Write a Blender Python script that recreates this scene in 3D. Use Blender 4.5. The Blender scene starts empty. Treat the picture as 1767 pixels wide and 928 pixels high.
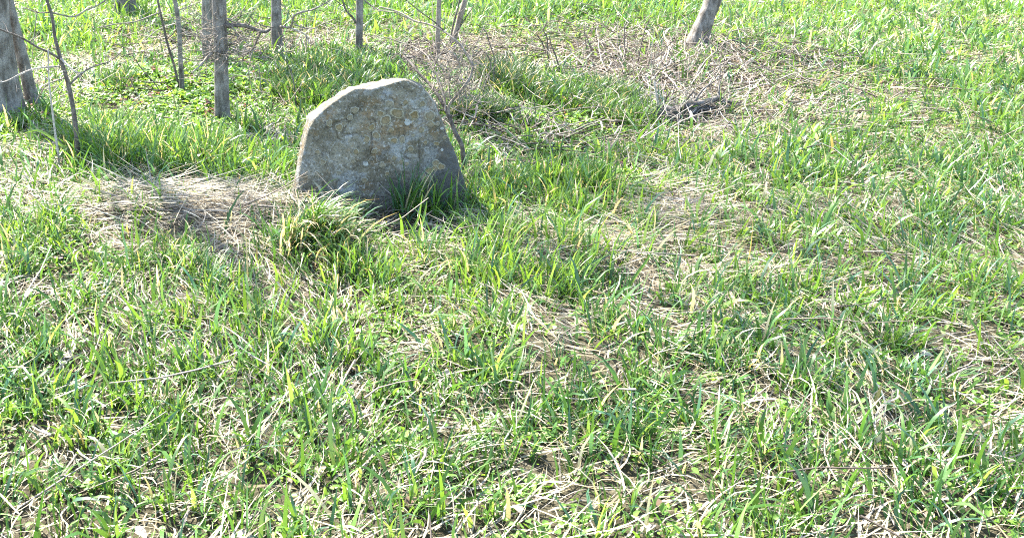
import bpy, math, random
import numpy as np
from mathutils import Vector, noise

R = math.radians
random.seed(7)
rng = np.random.default_rng(11)
sc = bpy.context.scene
COL = sc.collection

# ------------------------------------------------------------------ camera
F, CX, CY, CH, PITCH = 1648.0, 600.0, 254.0, 1.45, R(18.0)
camd = bpy.data.cameras.new('camera')
cam = bpy.data.objects.new('camera', camd)
COL.objects.link(cam)
cam.location = (0, 0, CH)
cam.rotation_euler = (math.pi / 2 - PITCH, 0, 0)
camd.sensor_fit = 'HORIZONTAL'
camd.sensor_width = 36.0
camd.lens = 36.0 * F / 1767.0
camd.shift_x = (883.5 - CX) / 1767.0
camd.shift_y = -(464.0 - CY) / 1767.0
camd.clip_start = 0.05
camd.clip_end = 1500
sc.camera = cam

# ------------------------------------------------------------------ light
SUN_EL, SUN_AZ = R(46.5), R(-38.0)          # azimuth from +Y, negative towards -X
world = bpy.data.worlds.new('World')
sc.world = world
world.use_nodes = True
wn = world.node_tree.nodes
bg = wn['Background']
sky = wn.new('ShaderNodeTexSky')
sky.sky_type = 'NISHITA'
sky.sun_disc = False
sky.sun_elevation = SUN_EL
sky.sun_rotation = SUN_AZ
world.node_tree.links.new(sky.outputs['Color'], bg.inputs['Color'])
bg.inputs['Strength'].default_value = 0.13
sund = bpy.data.lights.new('sun', 'SUN')
sund.energy = 5.0
sund.angle = R(0.53)
sund.color = (1.0, 0.95, 0.86)
sun = bpy.data.objects.new('sun', sund)
COL.objects.link(sun)
to_sun = Vector((math.sin(SUN_AZ) * math.cos(SUN_EL), math.cos(SUN_AZ) * math.cos(SUN_EL), math.sin(SUN_EL)))
sun.rotation_euler = to_sun.to_track_quat('Z', 'Y').to_euler()
sun.location = (-3, 8, 10)
sc.view_settings.view_transform = 'Standard'
sc.view_settings.look = 'None'
sc.view_settings.exposure = 2.78
sc.view_settings.gamma = 1.0
sc.view_settings.use_curve_mapping = False
sc.cycles.use_denoising = False
sc.cycles.filter_width = 1.1
sc.cycles.max_bounces = 8
sc.cycles.transmission_bounces = 6

# ------------------------------------------------------------------ pixels to places
FW = Vector((0, math.cos(PITCH), -math.sin(PITCH)))
UP = Vector((0, math.sin(PITCH), math.cos(PITCH)))
RT = Vector((1, 0, 0))


def ray(px, py):
    return FW + RT * ((px - CX) / F) - UP * ((py - CY) / F)


def flat(px, py):                              # where a pixel meets level ground
    d = ray(px, py)
    t = -CH / d.z
    return d.x * t, d.y * t


def at_depth(px, py, Y):                       # where a pixel meets the upright plane y = Y
    d = ray(px, py)
    t = Y / d.y
    return Vector((d.x * t, Y, CH + d.z * t))


# ------------------------------------------------------------------ noise and ground shape
_tab = rng.random((256, 256))


def vnoise(x, y, s, seed=0):
    x = np.asarray(x) / s + 37.3 * seed + 100
    y = np.asarray(y) / s + 17.7 * seed + 100
    xi = np.floor(x).astype(int); yi = np.floor(y).astype(int)
    fx = x - xi; fy = y - yi
    fx = fx * fx * (3 - 2 * fx); fy = fy * fy * (3 - 2 * fy)
    a = _tab[xi % 256, yi % 256]; b = _tab[(xi + 1) % 256, yi % 256]
    c = _tab[xi % 256, (yi + 1) % 256]; d = _tab[(xi + 1) % 256, (yi + 1) % 256]
    return (a * (1 - fx) + b * fx) * (1 - fy) + (c * (1 - fx) + d * fx) * fy


def wblob(x, y, px, py, rx, ry):               # soft patch of ground, given where it shows
    cx, cy = flat(px, py)
    x0, _ = flat(px - rx, py)
    _, y1 = flat(px, max(py - ry, -140)); _, y0 = flat(px, py + ry)
    wx = abs(cx - x0); wy = (y1 - y0) / 2
    d2 = ((x - cx) / wx) ** 2 + ((y - (y1 + y0) / 2) / wy) ** 2
    return np.exp(-d2 ** 1.3 * 0.9)


def gh(x, y):
    x = np.asarray(x, float); y = np.asarray(y, float)
    h = (vnoise(x, y, 1.1, 1) - .5) * .05 + (vnoise(x, y, .34, 2) - .5) * .030 + (vnoise(x, y, .12, 3) - .5) * .014
    near = np.exp(-((x / 14) ** 2 + ((y - 5) / 14) ** 2))
    h = h * (0.25 + 0.75 * near)
    h = h + .045 * wblob(x, y, 310, 372, 200, 26) + .05 * wblob(x, y, 545, 415, 60, 40)
    h = h - .03 * wblob(x, y, 700, 395, 90, 26)
    return h


def g1(x, y):
    return float(gh(x, y))


def onground(px, py):
    x, y = flat(px, py)
    for _ in range(4):
        d = ray(px, py)
        t = (g1(x, y) - CH) / d.z
        x, y = d.x * t, d.y * t
    return Vector((x, y, g1(x, y)))


# ------------------------------------------------------------------ material helpers
def new_mat(name):
    m = bpy.data.materials.new(name)
    m.use_nodes = True
    nt = m.node_tree
    for n in list(nt.nodes):
        nt.nodes.remove(n)
    return m, nt, nt.nodes, nt.links


def N(nodes, typ, **kw):
    n = nodes.new(typ)
    for k, v in kw.items():
        if k in n.inputs:
            n.inputs[k].default_value = v
        else:
            setattr(n, k, v)
    return n


def ramp(nodes, links, fac, stops):
    r = nodes.new('ShaderNodeValToRGB')
    els = r.color_ramp.elements
    while len(els) < len(stops):
        els.new(0.5)
    for e, (p, c) in zip(els, stops):
        e.position = p
        e.color = (*c, 1) if len(c) == 3 else c
    links.new(fac, r.inputs['Fac'])
    return r.outputs['Color']


def mixc(nodes, links, fac, a, b, mode='MIX'):
    m = nodes.new('ShaderNodeMix')
    m.data_type = 'RGBA'; m.blend_type = mode
    for sock, v in ((m.inputs[0], fac), (m.inputs[6], a), (m.inputs[7], b)):
        if hasattr(v, 'links'):
            links.new(v, sock)
        elif isinstance(v, (int, float)):
            sock.default_value = v
        else:
            sock.default_value = (*v, 1)
    return m.outputs[2]


def leaf_mat(name, transl, rough=.45, gain=(1.5, 1.3, .75), spec=.35):
    m, nt, n, l = new_mat(name)
    at = N(n, 'ShaderNodeAttribute', attribute_name='tint')
    p = N(n, 'ShaderNodeBsdfPrincipled', Roughness=rough)
    p.inputs['Specular IOR Level'].default_value = spec
    l.new(at.outputs['Color'], p.inputs['Base Color'])
    tc = mixc(n, l, 1.0, at.outputs['Color'], gain, 'MULTIPLY')
    t = N(n, 'ShaderNodeBsdfTranslucent')
    l.new(tc, t.inputs['Color'])
    mx = N(n, 'ShaderNodeMixShader'); mx.inputs[0].default_value = transl
    l.new(p.outputs[0], mx.inputs[1]); l.new(t.outputs[0], mx.inputs[2])
    o = N(n, 'ShaderNodeOutputMaterial')
    l.new(mx.outputs[0], o.inputs[0])
    return m


M_grass = leaf_mat('grass_blade', .45, .36, spec=.5)
M_straw = leaf_mat('dry_straw', .22, .6, (1.15, 1.0, .8), .25)
M_leaf = leaf_mat('weed_leaf', .42, .5)
M_dead = leaf_mat('dead_leaf', .25, .7, (1.1, 1.0, .8), .2)


def bark_mat(name, dark, mid, pale, scale=1.0, blotch=.5, bump=.5):
    m, nt, n, l = new_mat(name)
    tc = N(n, 'ShaderNodeTexCoord')
    oi = N(n, 'ShaderNodeObjectInfo')
    mp = N(n, 'ShaderNodeMapping'); mp.inputs['Scale'].default_value = (38 * scale, 38 * scale, 9 * scale)
    l.new(tc.outputs['Object'], mp.inputs['Vector'])
    a = N(n, 'ShaderNodeTexNoise', Scale=1.0, Detail=8.0, Roughness=.65)
    l.new(mp.outputs[0], a.inputs['Vector'])
    b = N(n, 'ShaderNodeTexNoise', Scale=11.0 * scale, Detail=4.0)
    l.new(tc.outputs['Object'], b.inputs['Vector'])
    c = N(n, 'ShaderNodeTexNoise', Scale=160.0, Detail=3.0)
    l.new(tc.outputs['Object'], c.inputs['Vector'])
    base = ramp(n, l, a.outputs['Fac'], [(.32, dark), (.5, mid), (.68, pale)])
    bl = ramp(n, l, b.outputs['Fac'], [(.48, (0, 0, 0)), (.62, (blotch,) * 3)])
    c2 = mixc(n, l, bl, base, tuple(min(1, v * 1.15 + .05) for v in pale))
    sp = ramp(n, l, c.outputs['Fac'], [(.35, (.6, .6, .6)), (.6, (1, 1, 1))])
    c3 = mixc(n, l, 1.0, c2, sp, 'MULTIPLY')
    p = N(n, 'ShaderNodeBsdfPrincipled', Roughness=.85)
    p.inputs['Specular IOR Level'].default_value = .2
    l.new(c3, p.inputs['Base Color'])
    bp = N(n, 'ShaderNodeBump', Strength=bump, Distance=.008)
    l.new(a.outputs['Fac'], bp.inputs['Height'])
    l.new(bp.outputs[0], p.inputs['Normal'])
    o = N(n, 'ShaderNodeOutputMaterial')
    l.new(p.outputs[0], o.inputs[0])
    return m


M_bark = bark_mat('grey_bark', (.055, .046, .036), (.135, .117, .096), (.25, .228, .20))
M_barkdark = bark_mat('dark_bark', (.03, .026, .022), (.075, .065, .055), (.16, .145, .125))
M_barktan = bark_mat('tan_bark', (.13, .10, .07), (.23, .185, .14), (.34, .29, .235), 1.3, .3)
M_twig = bark_mat('twig_bark', (.10, .078, .058), (.20, .165, .13), (.33, .285, .235), 2.0, .4, .3)
M_twigdark = bark_mat('dark_twig_bark', (.045, .036, .028), (.10, .082, .066), (.19, .162, .135), 2.0, .3, .3)
M_stick = bark_mat('bleached_stick', (.18, .15, .12), (.35, .305, .255), (.5, .455, .395), 2.0, .4, .3)


# ------------------------------------------------------------------ object helpers
def tag(o, label=None, cat=None, group=None, kind=None):
    if label: o['label'] = label
    if cat: o['category'] = cat
    if group: o['group'] = group
    if kind: o['kind'] = kind
    return o


def empty(name, loc):
    o = bpy.data.objects.new(name, None)
    o.empty_display_size = .1
    COL.objects.link(o)
    o.location = loc
    return o


def link_mesh(name, me, mat, parent=None, origin=None):
    o = bpy.data.objects.new(name, me)
    COL.objects.link(o)
    if mat: me.materials.append(mat)
    if parent is not None:
        o.parent = parent
        o.location = -Vector(parent.location) if origin is None else Vector(origin) - Vector(parent.location)
    elif origin is not None:
        o.location = origin
    return o


def np_mesh(name, verts, faces_tpl, cols, smooth=False):
    """verts (n,k,3): n alike pieces; faces_tpl: list of index tuples for one piece; cols (n,3) or (n,k,3)"""
    n, k, _ = verts.shape
    me = bpy.data.meshes.new(name)
    me.vertices.add(n * k)
    me.vertices.foreach_set('co', verts.astype(np.float32).ravel())
    loops = np.concatenate([np.array(f) for f in faces_tpl])
    tot = np.array([len(f) for f in faces_tpl])
    allloops = (loops[None, :] + (np.arange(n) * k)[:, None]).ravel()
    alltot = np.tile(tot, n)
    start = np.concatenate([[0], np.cumsum(alltot)[:-1]])
    me.loops.add(len(allloops))
    me.loops.foreach_set('vertex_index', allloops.astype(np.int32))
    me.polygons.add(len(alltot))
    me.polygons.foreach_set('loop_start', start.astype(np.int32))
    me.polygons.foreach_set('loop_total', alltot.astype(np.int32))
    if smooth:
        me.polygons.foreach_set('use_smooth', np.ones(len(alltot), bool))
    me.update(calc_edges=True)
    if cols is not None:
        if cols.ndim == 2:
            cols = np.repeat(cols[:, None, :], k, axis=1)
        c4 = np.concatenate([cols, np.ones(cols.shape[:2] + (1,))], axis=2)
        a = me.color_attributes.new('tint', 'FLOAT_COLOR', 'POINT')
        a.data.foreach_set('color', c4.astype(np.float32).ravel())
    return me


class MB:
    def __init__(s):
        s.v = []; s.f = []

    def tube(s, pts, radii, sides=8, rough=0.0, flare=None, cap=True):
        pts = [Vector(p) for p in pts]
        base = len(s.v)
        side = None
        for i, p in enumerate(pts):
            d = (pts[min(i + 1, len(pts) - 1)] - pts[max(i - 1, 0)])
            if d.length < 1e-9: d = Vector((0, 0, 1))
            d.normalize()
            if side is None:
                side = d.cross(Vector((.31, .9, .2)))
                side.normalize()
            side = side - d * side.dot(d)
            if side.length < 1e-6: side = d.orthogonal()
            side.normalize()
            up = d.cross(side)
            r = radii[i]
            for k in range(sides):
                a = 2 * math.pi * k / sides
                rr = r
                if rough:
                    q = Vector((math.cos(a) * 1.5, math.sin(a) * 1.5, 0)) + p * 9
                    rr = r * (1 + rough * noise.noise(q) + rough * .6 * noise.noise(q * 3.1))
                if flare: rr *= flare(i, a)
                s.v.append(p + (side * math.cos(a) + up * math.sin(a)) * rr)
        for i in range(len(pts) - 1):
            for k in range(sides):
                a = base + i * sides + k; b = base + i * sides + (k + 1) % sides
                s.f.append((a, b, b + sides, a + sides))
        if cap:
            s.f.append(tuple(base + (len(pts) - 1) * sides + k for k in range(sides)))
            s.f.append(tuple(base + k for k in reversed(range(sides))))

    def build(s, name, mat, parent=None, origin=None):
        org = Vector(origin) if origin is not None else (Vector(parent.location) if parent is not None else Vector((0, 0, 0)))
        me = bpy.data.meshes.new(name)
        me.from_pydata([v - org for v in s.v], [], s.f)
        me.polygons.foreach_set('use_smooth', [True] * len(me.polygons))
        me.update()
        return link_mesh(name, me, mat, parent, org)


def catmull(pts, per=6):
    pts = [Vector(p) for p in pts]
    if len(pts) < 3:
        a, b = pts[0], pts[-1]
        return [a.lerp(b, i / per) for i in range(per + 1)]
    out = []
    P = [pts[0] * 2 - pts[1]] + pts + [pts[-1] * 2 - pts[-2]]
    for i in range(1, len(P) - 2):
        p0, p1, p2, p3 = P[i - 1:i + 3]
        for k in range(per):
            t = k / per
            out.append(.5 * ((2 * p1) + (p2 - p0) * t + (2 * p0 - 5 * p1 + 4 * p2 - p3) * t * t + (3 * p1 - p0 - 3 * p2 + p3) * t ** 3))
    out.append(pts[-1])
    return out


def rvec(s=1.0):
    return Vector((random.gauss(0, s), random.gauss(0, s), random.gauss(0, s)))


def twig(mb, start, d, length, r, depth, wob=.22, kids=3, sides=5, up=.04):
    """a wandering twig with side twigs"""
    n = max(4, int(length / .05)); n = min(n, 14)
    p = Vector(start); d = Vector(d).normalized()
    pts = [p.copy()]; dirs = [d.copy()]
    for i in range(n):
        d = (d + rvec(wob * .5) + Vector((0, 0, up))).normalized()
        p = p + d * (length / n)
        pts.append(p.copy()); dirs.append(d.copy())
    rad = [r * (1 - .75 * i / n) for i in range(n + 1)]
    mb.tube(pts, rad, sides, cap=False)
    if depth > 0:
        for k in range(kids):
            i = random.randint(1, n - 1)
            sd = (dirs[i] + dirs[i].orthogonal().normalized() * 0 + rvec(.75)).normalized()
            twig(mb, pts[i], sd, length * random.uniform(.35, .65), rad[i] * .62, depth - 1, wob, kids, max(3, sides - 1), up)
    return pts


def bare_crown(mb, base, d, length, r, depth, spread=.55):
    n = 8
    p = Vector(base); d = Vector(d).normalized()
    pts = [p.copy()]; ds = [d.copy()]
    for i in range(n):
        d = (d + rvec(.07) + Vector((0, 0, .05))).normalized()
        p = p + d * (length / n)
        pts.append(p.copy()); ds.append(d.copy())
    mb.tube(pts, [r * (1 - .6 * i / n) for i in range(n + 1)], 6 if r > .01 else 4, cap=False)
    if depth > 0:
        for k in range(4 if depth > 1 else 3):
            i = random.randint(3, n)
            a = random.uniform(0, 6.28)
            out = Vector((math.cos(a), math.sin(a), .25)) * spread
            bare_crown(mb, pts[i], ds[i] + out * 1.4, length * random.uniform(.45, .7), r * (1 - .6 * i / n) * .6, depth - 1, spread)


# ------------------------------------------------------------------ fields over the ground
def fields(x, y):
    x = np.asarray(x, float); y = np.asarray(y, float)
    g = np.full(x.shape, .62); h = np.full(x.shape, .105); s = np.full(x.shape, .50); c = np.full(x.shape, .22); t = np.full(x.shape, .02)

    def put(px, py, rx, ry, **kw):
        nonlocal g, h, s, c, t
        w = wblob(x, y, px, py, rx, ry)
        if 'g' in kw: g = g * (1 - w) + kw['g'] * w
        if 'h' in kw: h = h * (1 - w) + kw['h'] * w
        if 's' in kw: s = s * (1 - w) + kw['s'] * w
        if 'c' in kw: c = c * (1 - w) + kw['c'] * w
        if 't' in kw: t = t * (1 - w) + kw['t'] * w
    # upper bands of fresh grass
    put(150, 40, 190, 55, g=.7, h=.15, s=.5, c=.25)
    put(560, 20, 170, 45, g=.7, h=.15, s=.45, c=.3)
    put(900, 25, 240, 40, g=.7, h=.13, s=.5, c=.5)
    put(1110, 30, 130, 50, g=.85, h=.14, s=.3)
    put(460, 30, 90, 60, g=.8, h=.14, s=.4)
    # bare, strawy and twiggy ground at the back
    put(255, 97, 95, 24, g=.08, s=1.0, c=.03, t=.35)
    put(240, 60, 60, 20, g=.35, s=.6, t=.3)
    put(435, 80, 80, 26, g=.07, s=.6, c=.15, t=.95)
    put(330, 70, 60, 22, g=.15, s=.6, c=.2, t=.8)
    put(545, 72, 70, 16, g=.1, s=.6, c=.2, t=.8)
    put(585, 62, 60, 18, g=.25, s=.9, c=.2, t=.4)
    put(700, 48, 45, 14, g=.15, s=1.0, c=.05, t=.1)
    put(760, 108, 130, 32, g=.05, s=.3, c=.08, t=1.0)
    put(960, 85, 190, 26, g=.10, s=.95, c=.15, t=.5)
    put(1060, 112, 100, 25, g=.1, s=.55, c=.25, t=.9)
    put(1150, 125, 130, 75, g=.08, s=.4, c=.12, t=1.0)
    put(1330, 130, 160, 80, g=.2, s=.4, c=.15, t=.8)
    put(1160, 225, 80, 22, g=.15, s=.6, c=.1, t=.9)
    put(60, 160, 60, 40, g=.25, s=.7, c=.5, t=.5)
    # low leafy ground cover
    put(320, 172, 150, 52, g=.10, h=.06, s=.12, c=1.3, t=.1)
    put(455, 190, 75, 46, g=.14, h=.07, s=.25, c=1.1, t=.3)
    put(430, 125, 60, 22, g=.3, h=.07, s=.1, c=.9, t=.2)
    put(560, 150, 100, 40, g=.7, h=.13, s=.1, c=.5)
    put(870, 218, 110, 30, g=.1, s=.25, c=.45, t=.8)
    put(960, 247, 160, 36, g=.07, s=.35, c=.4, t=.95)
    put(390, 232, 70, 28, g=.1, h=.05, s=.4, c=.7)
    put(30, 212, 60, 22, g=.2, h=.06, s=.4, c=.8)
    put(1000, 195, 140, 45, g=.3, s=.15, c=1.1, t=.4)
    put(910, 285, 70, 22, g=.15, s=.8, c=.4, t=.3)
    put(1000, 315, 130, 30, g=.4, h=.1, s=.3, c=.7)
    put(1140, 285, 70, 40, g=.5, h=.12, s=.6, c=.2)
    # tall fresh grass on the left
    put(250, 290, 170, 40, g=.7, h=.17, s=.45, c=.3)
    put(430, 268, 80, 60, g=.55, h=.14, s=.5, c=.35)
    put(40, 235, 70, 45, g=.55, h=.12, s=.4, c=.6)
    put(40, 290, 70, 40, g=.4, h=.1, s=.8, c=.2)
    # laid straw
    put(280, 372, 220, 30, g=.08, h=.1, s=1.25, c=.02, t=0)
    put(440, 382, 90, 30, g=.08, h=.1, s=1.2, c=.02, t=.05)
    put(270, 425, 90, 26, g=.35, h=.1, s=1.0, c=.05)
    put(1150, 365, 75, 40, g=.35, h=.12, s=1.1, c=.05)
    put(1050, 440, 130, 36, g=.5, h=.13, s=1.0, c=.05)
    # in front of the stone
    put(705, 396, 125, 36, g=.08, h=.10, s=.5, c=.03, t=.12)
    put(640, 440, 70, 25, g=.4, h=.12, s=.6, c=.05, t=.1)
    put(800, 440, 100, 40, g=.6, h=.11, s=.9, c=.1)
    # near grass
    put(70, 440, 110, 75, g=.75, h=.10, s=.45, c=.45)
    put(330, 500, 230, 40, g=.7, h=.12, s=.6, c=.3)
    put(930, 360, 160, 40, g=.85, h=.13, s=.4, c=.3)
    h = h * .8
    p1 = vnoise(x, y, .55, 5); p2 = vnoise(x, y, .22, 6)
    g = g * (.45 + .75 * p1 + .4 * p2)
    s = s * (1.25 - .5 * p1)
    c = c * (.5 + 1.0 * vnoise(x, y, .3, 8))
    return g, h, s, c, t


def scatter(n, ymin=1.15, ymax=12.0, far=1.0):
    """uniform points over the ground in view and a step either side"""
    x = rng.uniform(-5.2, 9.0, n * 3); y = rng.uniform(ymin, ymax, n * 3)
    sl = y * math.cos(PITCH) + CH * math.sin(PITCH)
    ok = (x > -sl * .364 - .55) & (x < sl * .71 + .5)
    keep = rng.random(n * 3) < np.clip((4.6 / np.maximum(y, 3.0)) ** far, 0, 1)
    ok &= keep
    x, y = x[ok], y[ok]
    return x[:n], y[:n]


# stone footprint, kept free of roots
SY0, STHICK, STILT = 3.63, .145, R(5.0)


def in_stone(x, y):
    return (x > -.215) & (x < .475) & (y > SY0 - .02) & (y < SY0 + STHICK + .03)


# ------------------------------------------------------------------ blades
def blades(x, y, L, W, phi, t0, curv, col, S=3, zoff=0.0, tipc=None, bend=.3):
    n = len(x)
    th = np.stack([t0 + curv * ((k + .5) / S) ** 1.4 for k in range(S)], 1)
    th = np.clip(th, -.3, 2.5)
    seg = (L / S)[:, None]
    ph = phi[:, None] + (rng.normal(0, 1, n) * bend)[:, None] * (np.arange(S)[None, :] / max(1, S - 1)) * 2 - 0 * th
    zero = np.zeros((n, 1))
    ox = np.concatenate([zero, np.cumsum(seg * np.sin(th) * np.cos(ph), 1)], 1)
    oy = np.concatenate([zero, np.cumsum(seg * np.sin(th) * np.sin(ph), 1)], 1)
    hz = np.concatenate([np.zeros((n, 1)), np.cumsum(seg * np.cos(th), 1)], 1)
    X = x[:, None] + ox
    Y = y[:, None] + oy
    root = gh(x, y) + zoff
    Z = root[:, None] + hz
    lim = gh(X, Y) + .003 + rng.random((n, 1)) * .012
    Z[:, 1:] = np.maximum(Z[:, 1:], lim[:, 1:])
    wa = phi + math.pi / 2 + rng.normal(0, .55, n)
    wd = np.stack([np.cos(wa), np.sin(wa), rng.normal(0, .25, n)], 1)
    prof = {2: [1, .8], 3: [.8, 1.0, .66], 4: [.75, 1.0, .9, .55], 5: [.7, 1.0, 1.0, .8, .45]}[S]
    V = np.zeros((n, 2 * S + 1, 3))
    C = np.stack([X, Y, Z], 2)
    for k in range(S):
        off = wd * (W * prof[k] * .5)[:, None]
        V[:, 2 * k] = C[:, k] - off
        V[:, 2 * k + 1] = C[:, k] + off
    V[:, 2 * S] = C[:, S]
    tpl = [(2 * k, 2 * k + 1, 2 * k + 3, 2 * k + 2) for k in range(S - 1)] + [(2 * S - 2, 2 * S - 1, 2 * S)]
    if tipc is not None:
        cc = np.zeros((n, 2 * S + 1, 3))
        for k in range(S + 1):
            f = (k / S) ** 2
            v = col * (1 - f) + tipc * f
            if k < S:
                cc[:, 2 * k] = v; cc[:, 2 * k + 1] = v
            else:
                cc[:, 2 * S] = v
        col = cc
    return V, tpl, col


def greens(n, fresh, pale=1.0):
    a = np.array([.036, .098, .020]); b = np.array([.105, .200, .030]); d = np.array([.050, .120, .060])
    f = np.clip(fresh + rng.normal(0, .25, n), 0, 1)[:, None]
    col = a * (1 - f) + b * f
    q = (rng.random(n) < .22)[:, None]
    col = np.where(q, d * rng.uniform(.8, 1.3, (n, 1)), col)
    col = col * rng.uniform(.75, 1.3, (n, 1))
    pl = (rng.random(n) < .10 * pale)[:, None]
    col = np.where(pl, np.array([.14, .235, .06]) * rng.uniform(.7, 1.25, (n, 1)), col)
    pl = (rng.random(n) < .04 * pale)[:, None]
    col = np.where(pl, np.array([.36, .34, .22]) * rng.uniform(.7, 1.2, (n, 1)), col)
    y = (rng.random(n) < .006 * pale)[:, None]
    col = np.where(y, np.array([.26, .22, .09]) * rng.uniform(.7, 1.2, (n, 1)), col)
    return col


# ==================================================================== GROUND
def ground():
    xs = np.concatenate([np.array([-400, -200, -100, -50, -25, -14, -9]), np.arange(-6.5, 10.0, .06), np.array([11.5, 14, 20, 35, 60, 120, 240, 400])])
    ys = np.concatenate([np.array([-60, -25, -10, -4, -1.5]), np.arange(-.3, 13.2, .06), np.array([14.5, 17, 22, 30, 45, 80, 150, 300, 500])])
    Xg, Yg = np.meshgrid(xs, ys)
    Z = gh(Xg, Yg)
    nx, ny = len(xs), len(ys)
    V = np.stack([Xg, Yg, Z], 2).reshape(-1, 3)
    i = np.arange(nx * ny).reshape(ny, nx)
    Fc = np.stack([i[:-1, :-1], i[:-1, 1:], i[1:, 1:], i[1:, :-1]], 2).reshape(-1, 4)
    me = bpy.data.meshes.new('ground')
    me.vertices.add(len(V)); me.vertices.foreach_set('co', V.astype(np.float32).ravel())
    me.loops.add(Fc.size); me.loops.foreach_set('vertex_index', Fc.astype(np.int32).ravel())
    me.polygons.add(len(Fc))
    me.polygons.foreach_set('loop_start', (np.arange(len(Fc)) * 4).astype(np.int32))
    me.polygons.foreach_set('loop_total', np.full(len(Fc), 4, np.int32))
    me.polygons.foreach_set('use_smooth', np.ones(len(Fc), bool))
    me.update(calc_edges=True)
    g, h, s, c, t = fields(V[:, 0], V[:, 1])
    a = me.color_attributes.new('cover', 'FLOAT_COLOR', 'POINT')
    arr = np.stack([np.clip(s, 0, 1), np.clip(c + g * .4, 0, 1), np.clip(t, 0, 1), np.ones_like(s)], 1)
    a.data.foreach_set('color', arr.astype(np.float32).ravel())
    m, nt, n, l = new_mat('soil_and_thatch')
    tc = N(n, 'ShaderNodeTexCoord')
    at = N(n, 'ShaderNodeAttribute', attribute_name='cover')
    sep = N(n, 'ShaderNodeSeparateColor'); l.new(at.outputs['Color'], sep.inputs[0])
    a1 = N(n, 'ShaderNodeTexNoise', Scale=60.0, Detail=8.0, Roughness=.7); l.new(tc.outputs['Object'], a1.inputs['Vector'])
    a2 = N(n, 'ShaderNodeTexNoise', Scale=9.0, Detail=5.0); l.new(tc.outputs['Object'], a2.inputs['Vector'])
    soil = ramp(n, l, a1.outputs['Fac'], [(.3, (.025, .019, .014)), (.55, (.06, .046, .033)), (.75, (.12, .098, .072))])
    thatch = ramp(n, l, a1.outputs['Fac'], [(.3, (.07, .055, .038)), (.5, (.16, .13, .092)), (.7, (.30, .26, .19))])
    mm = N(n, 'ShaderNodeMath', operation='MULTIPLY'); l.new(sep.outputs[0], mm.inputs[0]); l.new(a2.outputs['Fac'], mm.inputs[1])
    f1 = ramp(n, l, mm.outputs[0], [(.15, (0, 0, 0)), (.5, (1, 1, 1))])
    c1 = mixc(n, l, f1, soil, thatch)
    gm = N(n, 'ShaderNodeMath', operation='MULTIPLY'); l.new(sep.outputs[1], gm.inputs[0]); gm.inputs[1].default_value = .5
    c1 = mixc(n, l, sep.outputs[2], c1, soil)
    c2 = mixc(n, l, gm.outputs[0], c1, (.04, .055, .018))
    p = N(n, 'ShaderNodeBsdfPrincipled', Roughness=.95); p.inputs['Specular IOR Level'].default_value = .1
    l.new(c2, p.inputs['Base Color'])
    bp = N(n, 'ShaderNodeBump', Strength=.9, Distance=.02); l.new(a1.outputs['Fac'], bp.inputs['Height']); l.new(bp.outputs[0], p.inputs['Normal'])
    o = N(n, 'ShaderNodeOutputMaterial'); l.new(p.outputs[0], o.inputs[0])
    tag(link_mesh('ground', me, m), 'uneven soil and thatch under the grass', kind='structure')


ground()


# ==================================================================== STONE
EDGE = [  # face edge, silhouette
    ((508, 392), (497, 392)), ((510, 345), (501, 342)), ((515, 310), (506, 308)), ((520, 280), (512, 278)),
    ((526, 250), (517, 248)), ((533, 222), (524, 222)), ((541, 207), (529, 202)), ((556, 191), (545, 187)),
    ((575, 177), (568, 172)), ((594, 164), (586, 158)), ((612, 154), (603, 149)), ((627, 153), (625, 145)),
    ((640, 155), (645, 141)), ((660, 149), (665, 137)), ((680, 143), (684, 134)), ((697, 138), (702, 134)),
    ((712, 142), (714, 138)), ((726, 150), (728, 147)), ((737, 161), (739, 159)), ((748, 179), (750, 178)),
    ((757, 199), (759, 198)), ((766, 221), (768, 220)), ((776, 244), (777, 243)), ((785, 266), (786, 265)),
    ((794, 291), (795, 290)), ((801, 313), (802, 312)), ((806, 336), (807, 335)), ((808, 360), (809, 360)),
    ((808, 392), (809, 392)), ((730, 392), (730, 392)), ((650, 392), (650, 392)), ((580, 392), (580, 392))]


def stone_xz(px, py, off=0.0):
    """pixel to the stone's tilted front plane (shifted back by off): x, z"""
    d = ray(px, py)
    # y = SY0 + off + z*tan(tilt)
    k = math.tan(STILT)
    t = (SY0 + off + CH * k) / (d.y - d.z * k)
    return d.x * t, CH + d.z * t


STROKES = [[(622, 178), (612, 195), (603, 210), (589, 231)], [(590, 231), (602, 232), (616, 230)], [(577, 212), (592, 207), (606, 206)],
           [(628, 180), (620, 194)], [(641, 214), (642, 240), (641, 266)], [(697, 228), (696, 246)], [(727, 214), (727, 231)],
           [(723, 246), (723, 262), (724, 276)], [(699, 262), (697, 270), (706, 276)], [(642, 204), (648, 211)],
           [(580, 225), (583, 238), (592, 245)]]
_strokes = [[stone_xz(*p) for p in st] for st in STROKES]


def seg_dist(x, z, a, b):
    ax, az = a; bx, bz = b
    dx, dz = bx - ax, bz - az
    t = max(0, min(1, ((x - ax) * dx + (z - az) * dz) / (dx * dx + dz * dz + 1e-12)))
    return math.hypot(x - ax - dx * t, z - az - dz * t)


def groove(x, z):
    best = 1.0
    for st in _strokes:
        for a, b in zip(st[:-1], st[1:]):
            d = seg_dist(x, z, a, b)
            if d < best: best = d
    return max(0.0, 1 - best / .0048)


def face_relief(x, z):                         # toward the viewer, metres
    v = Vector((x, 3.3, z))
    r = .010 * noise.noise(v * 5) + .006 * noise.noise(v * 13) + .0032 * noise.noise(v * 34) + .0018 * noise.noise(v * 85)
    r += -.004 * max(0, noise.noise(v * 22 + Vector((5, 1, 2))) - .25) * 2
    return r


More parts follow.
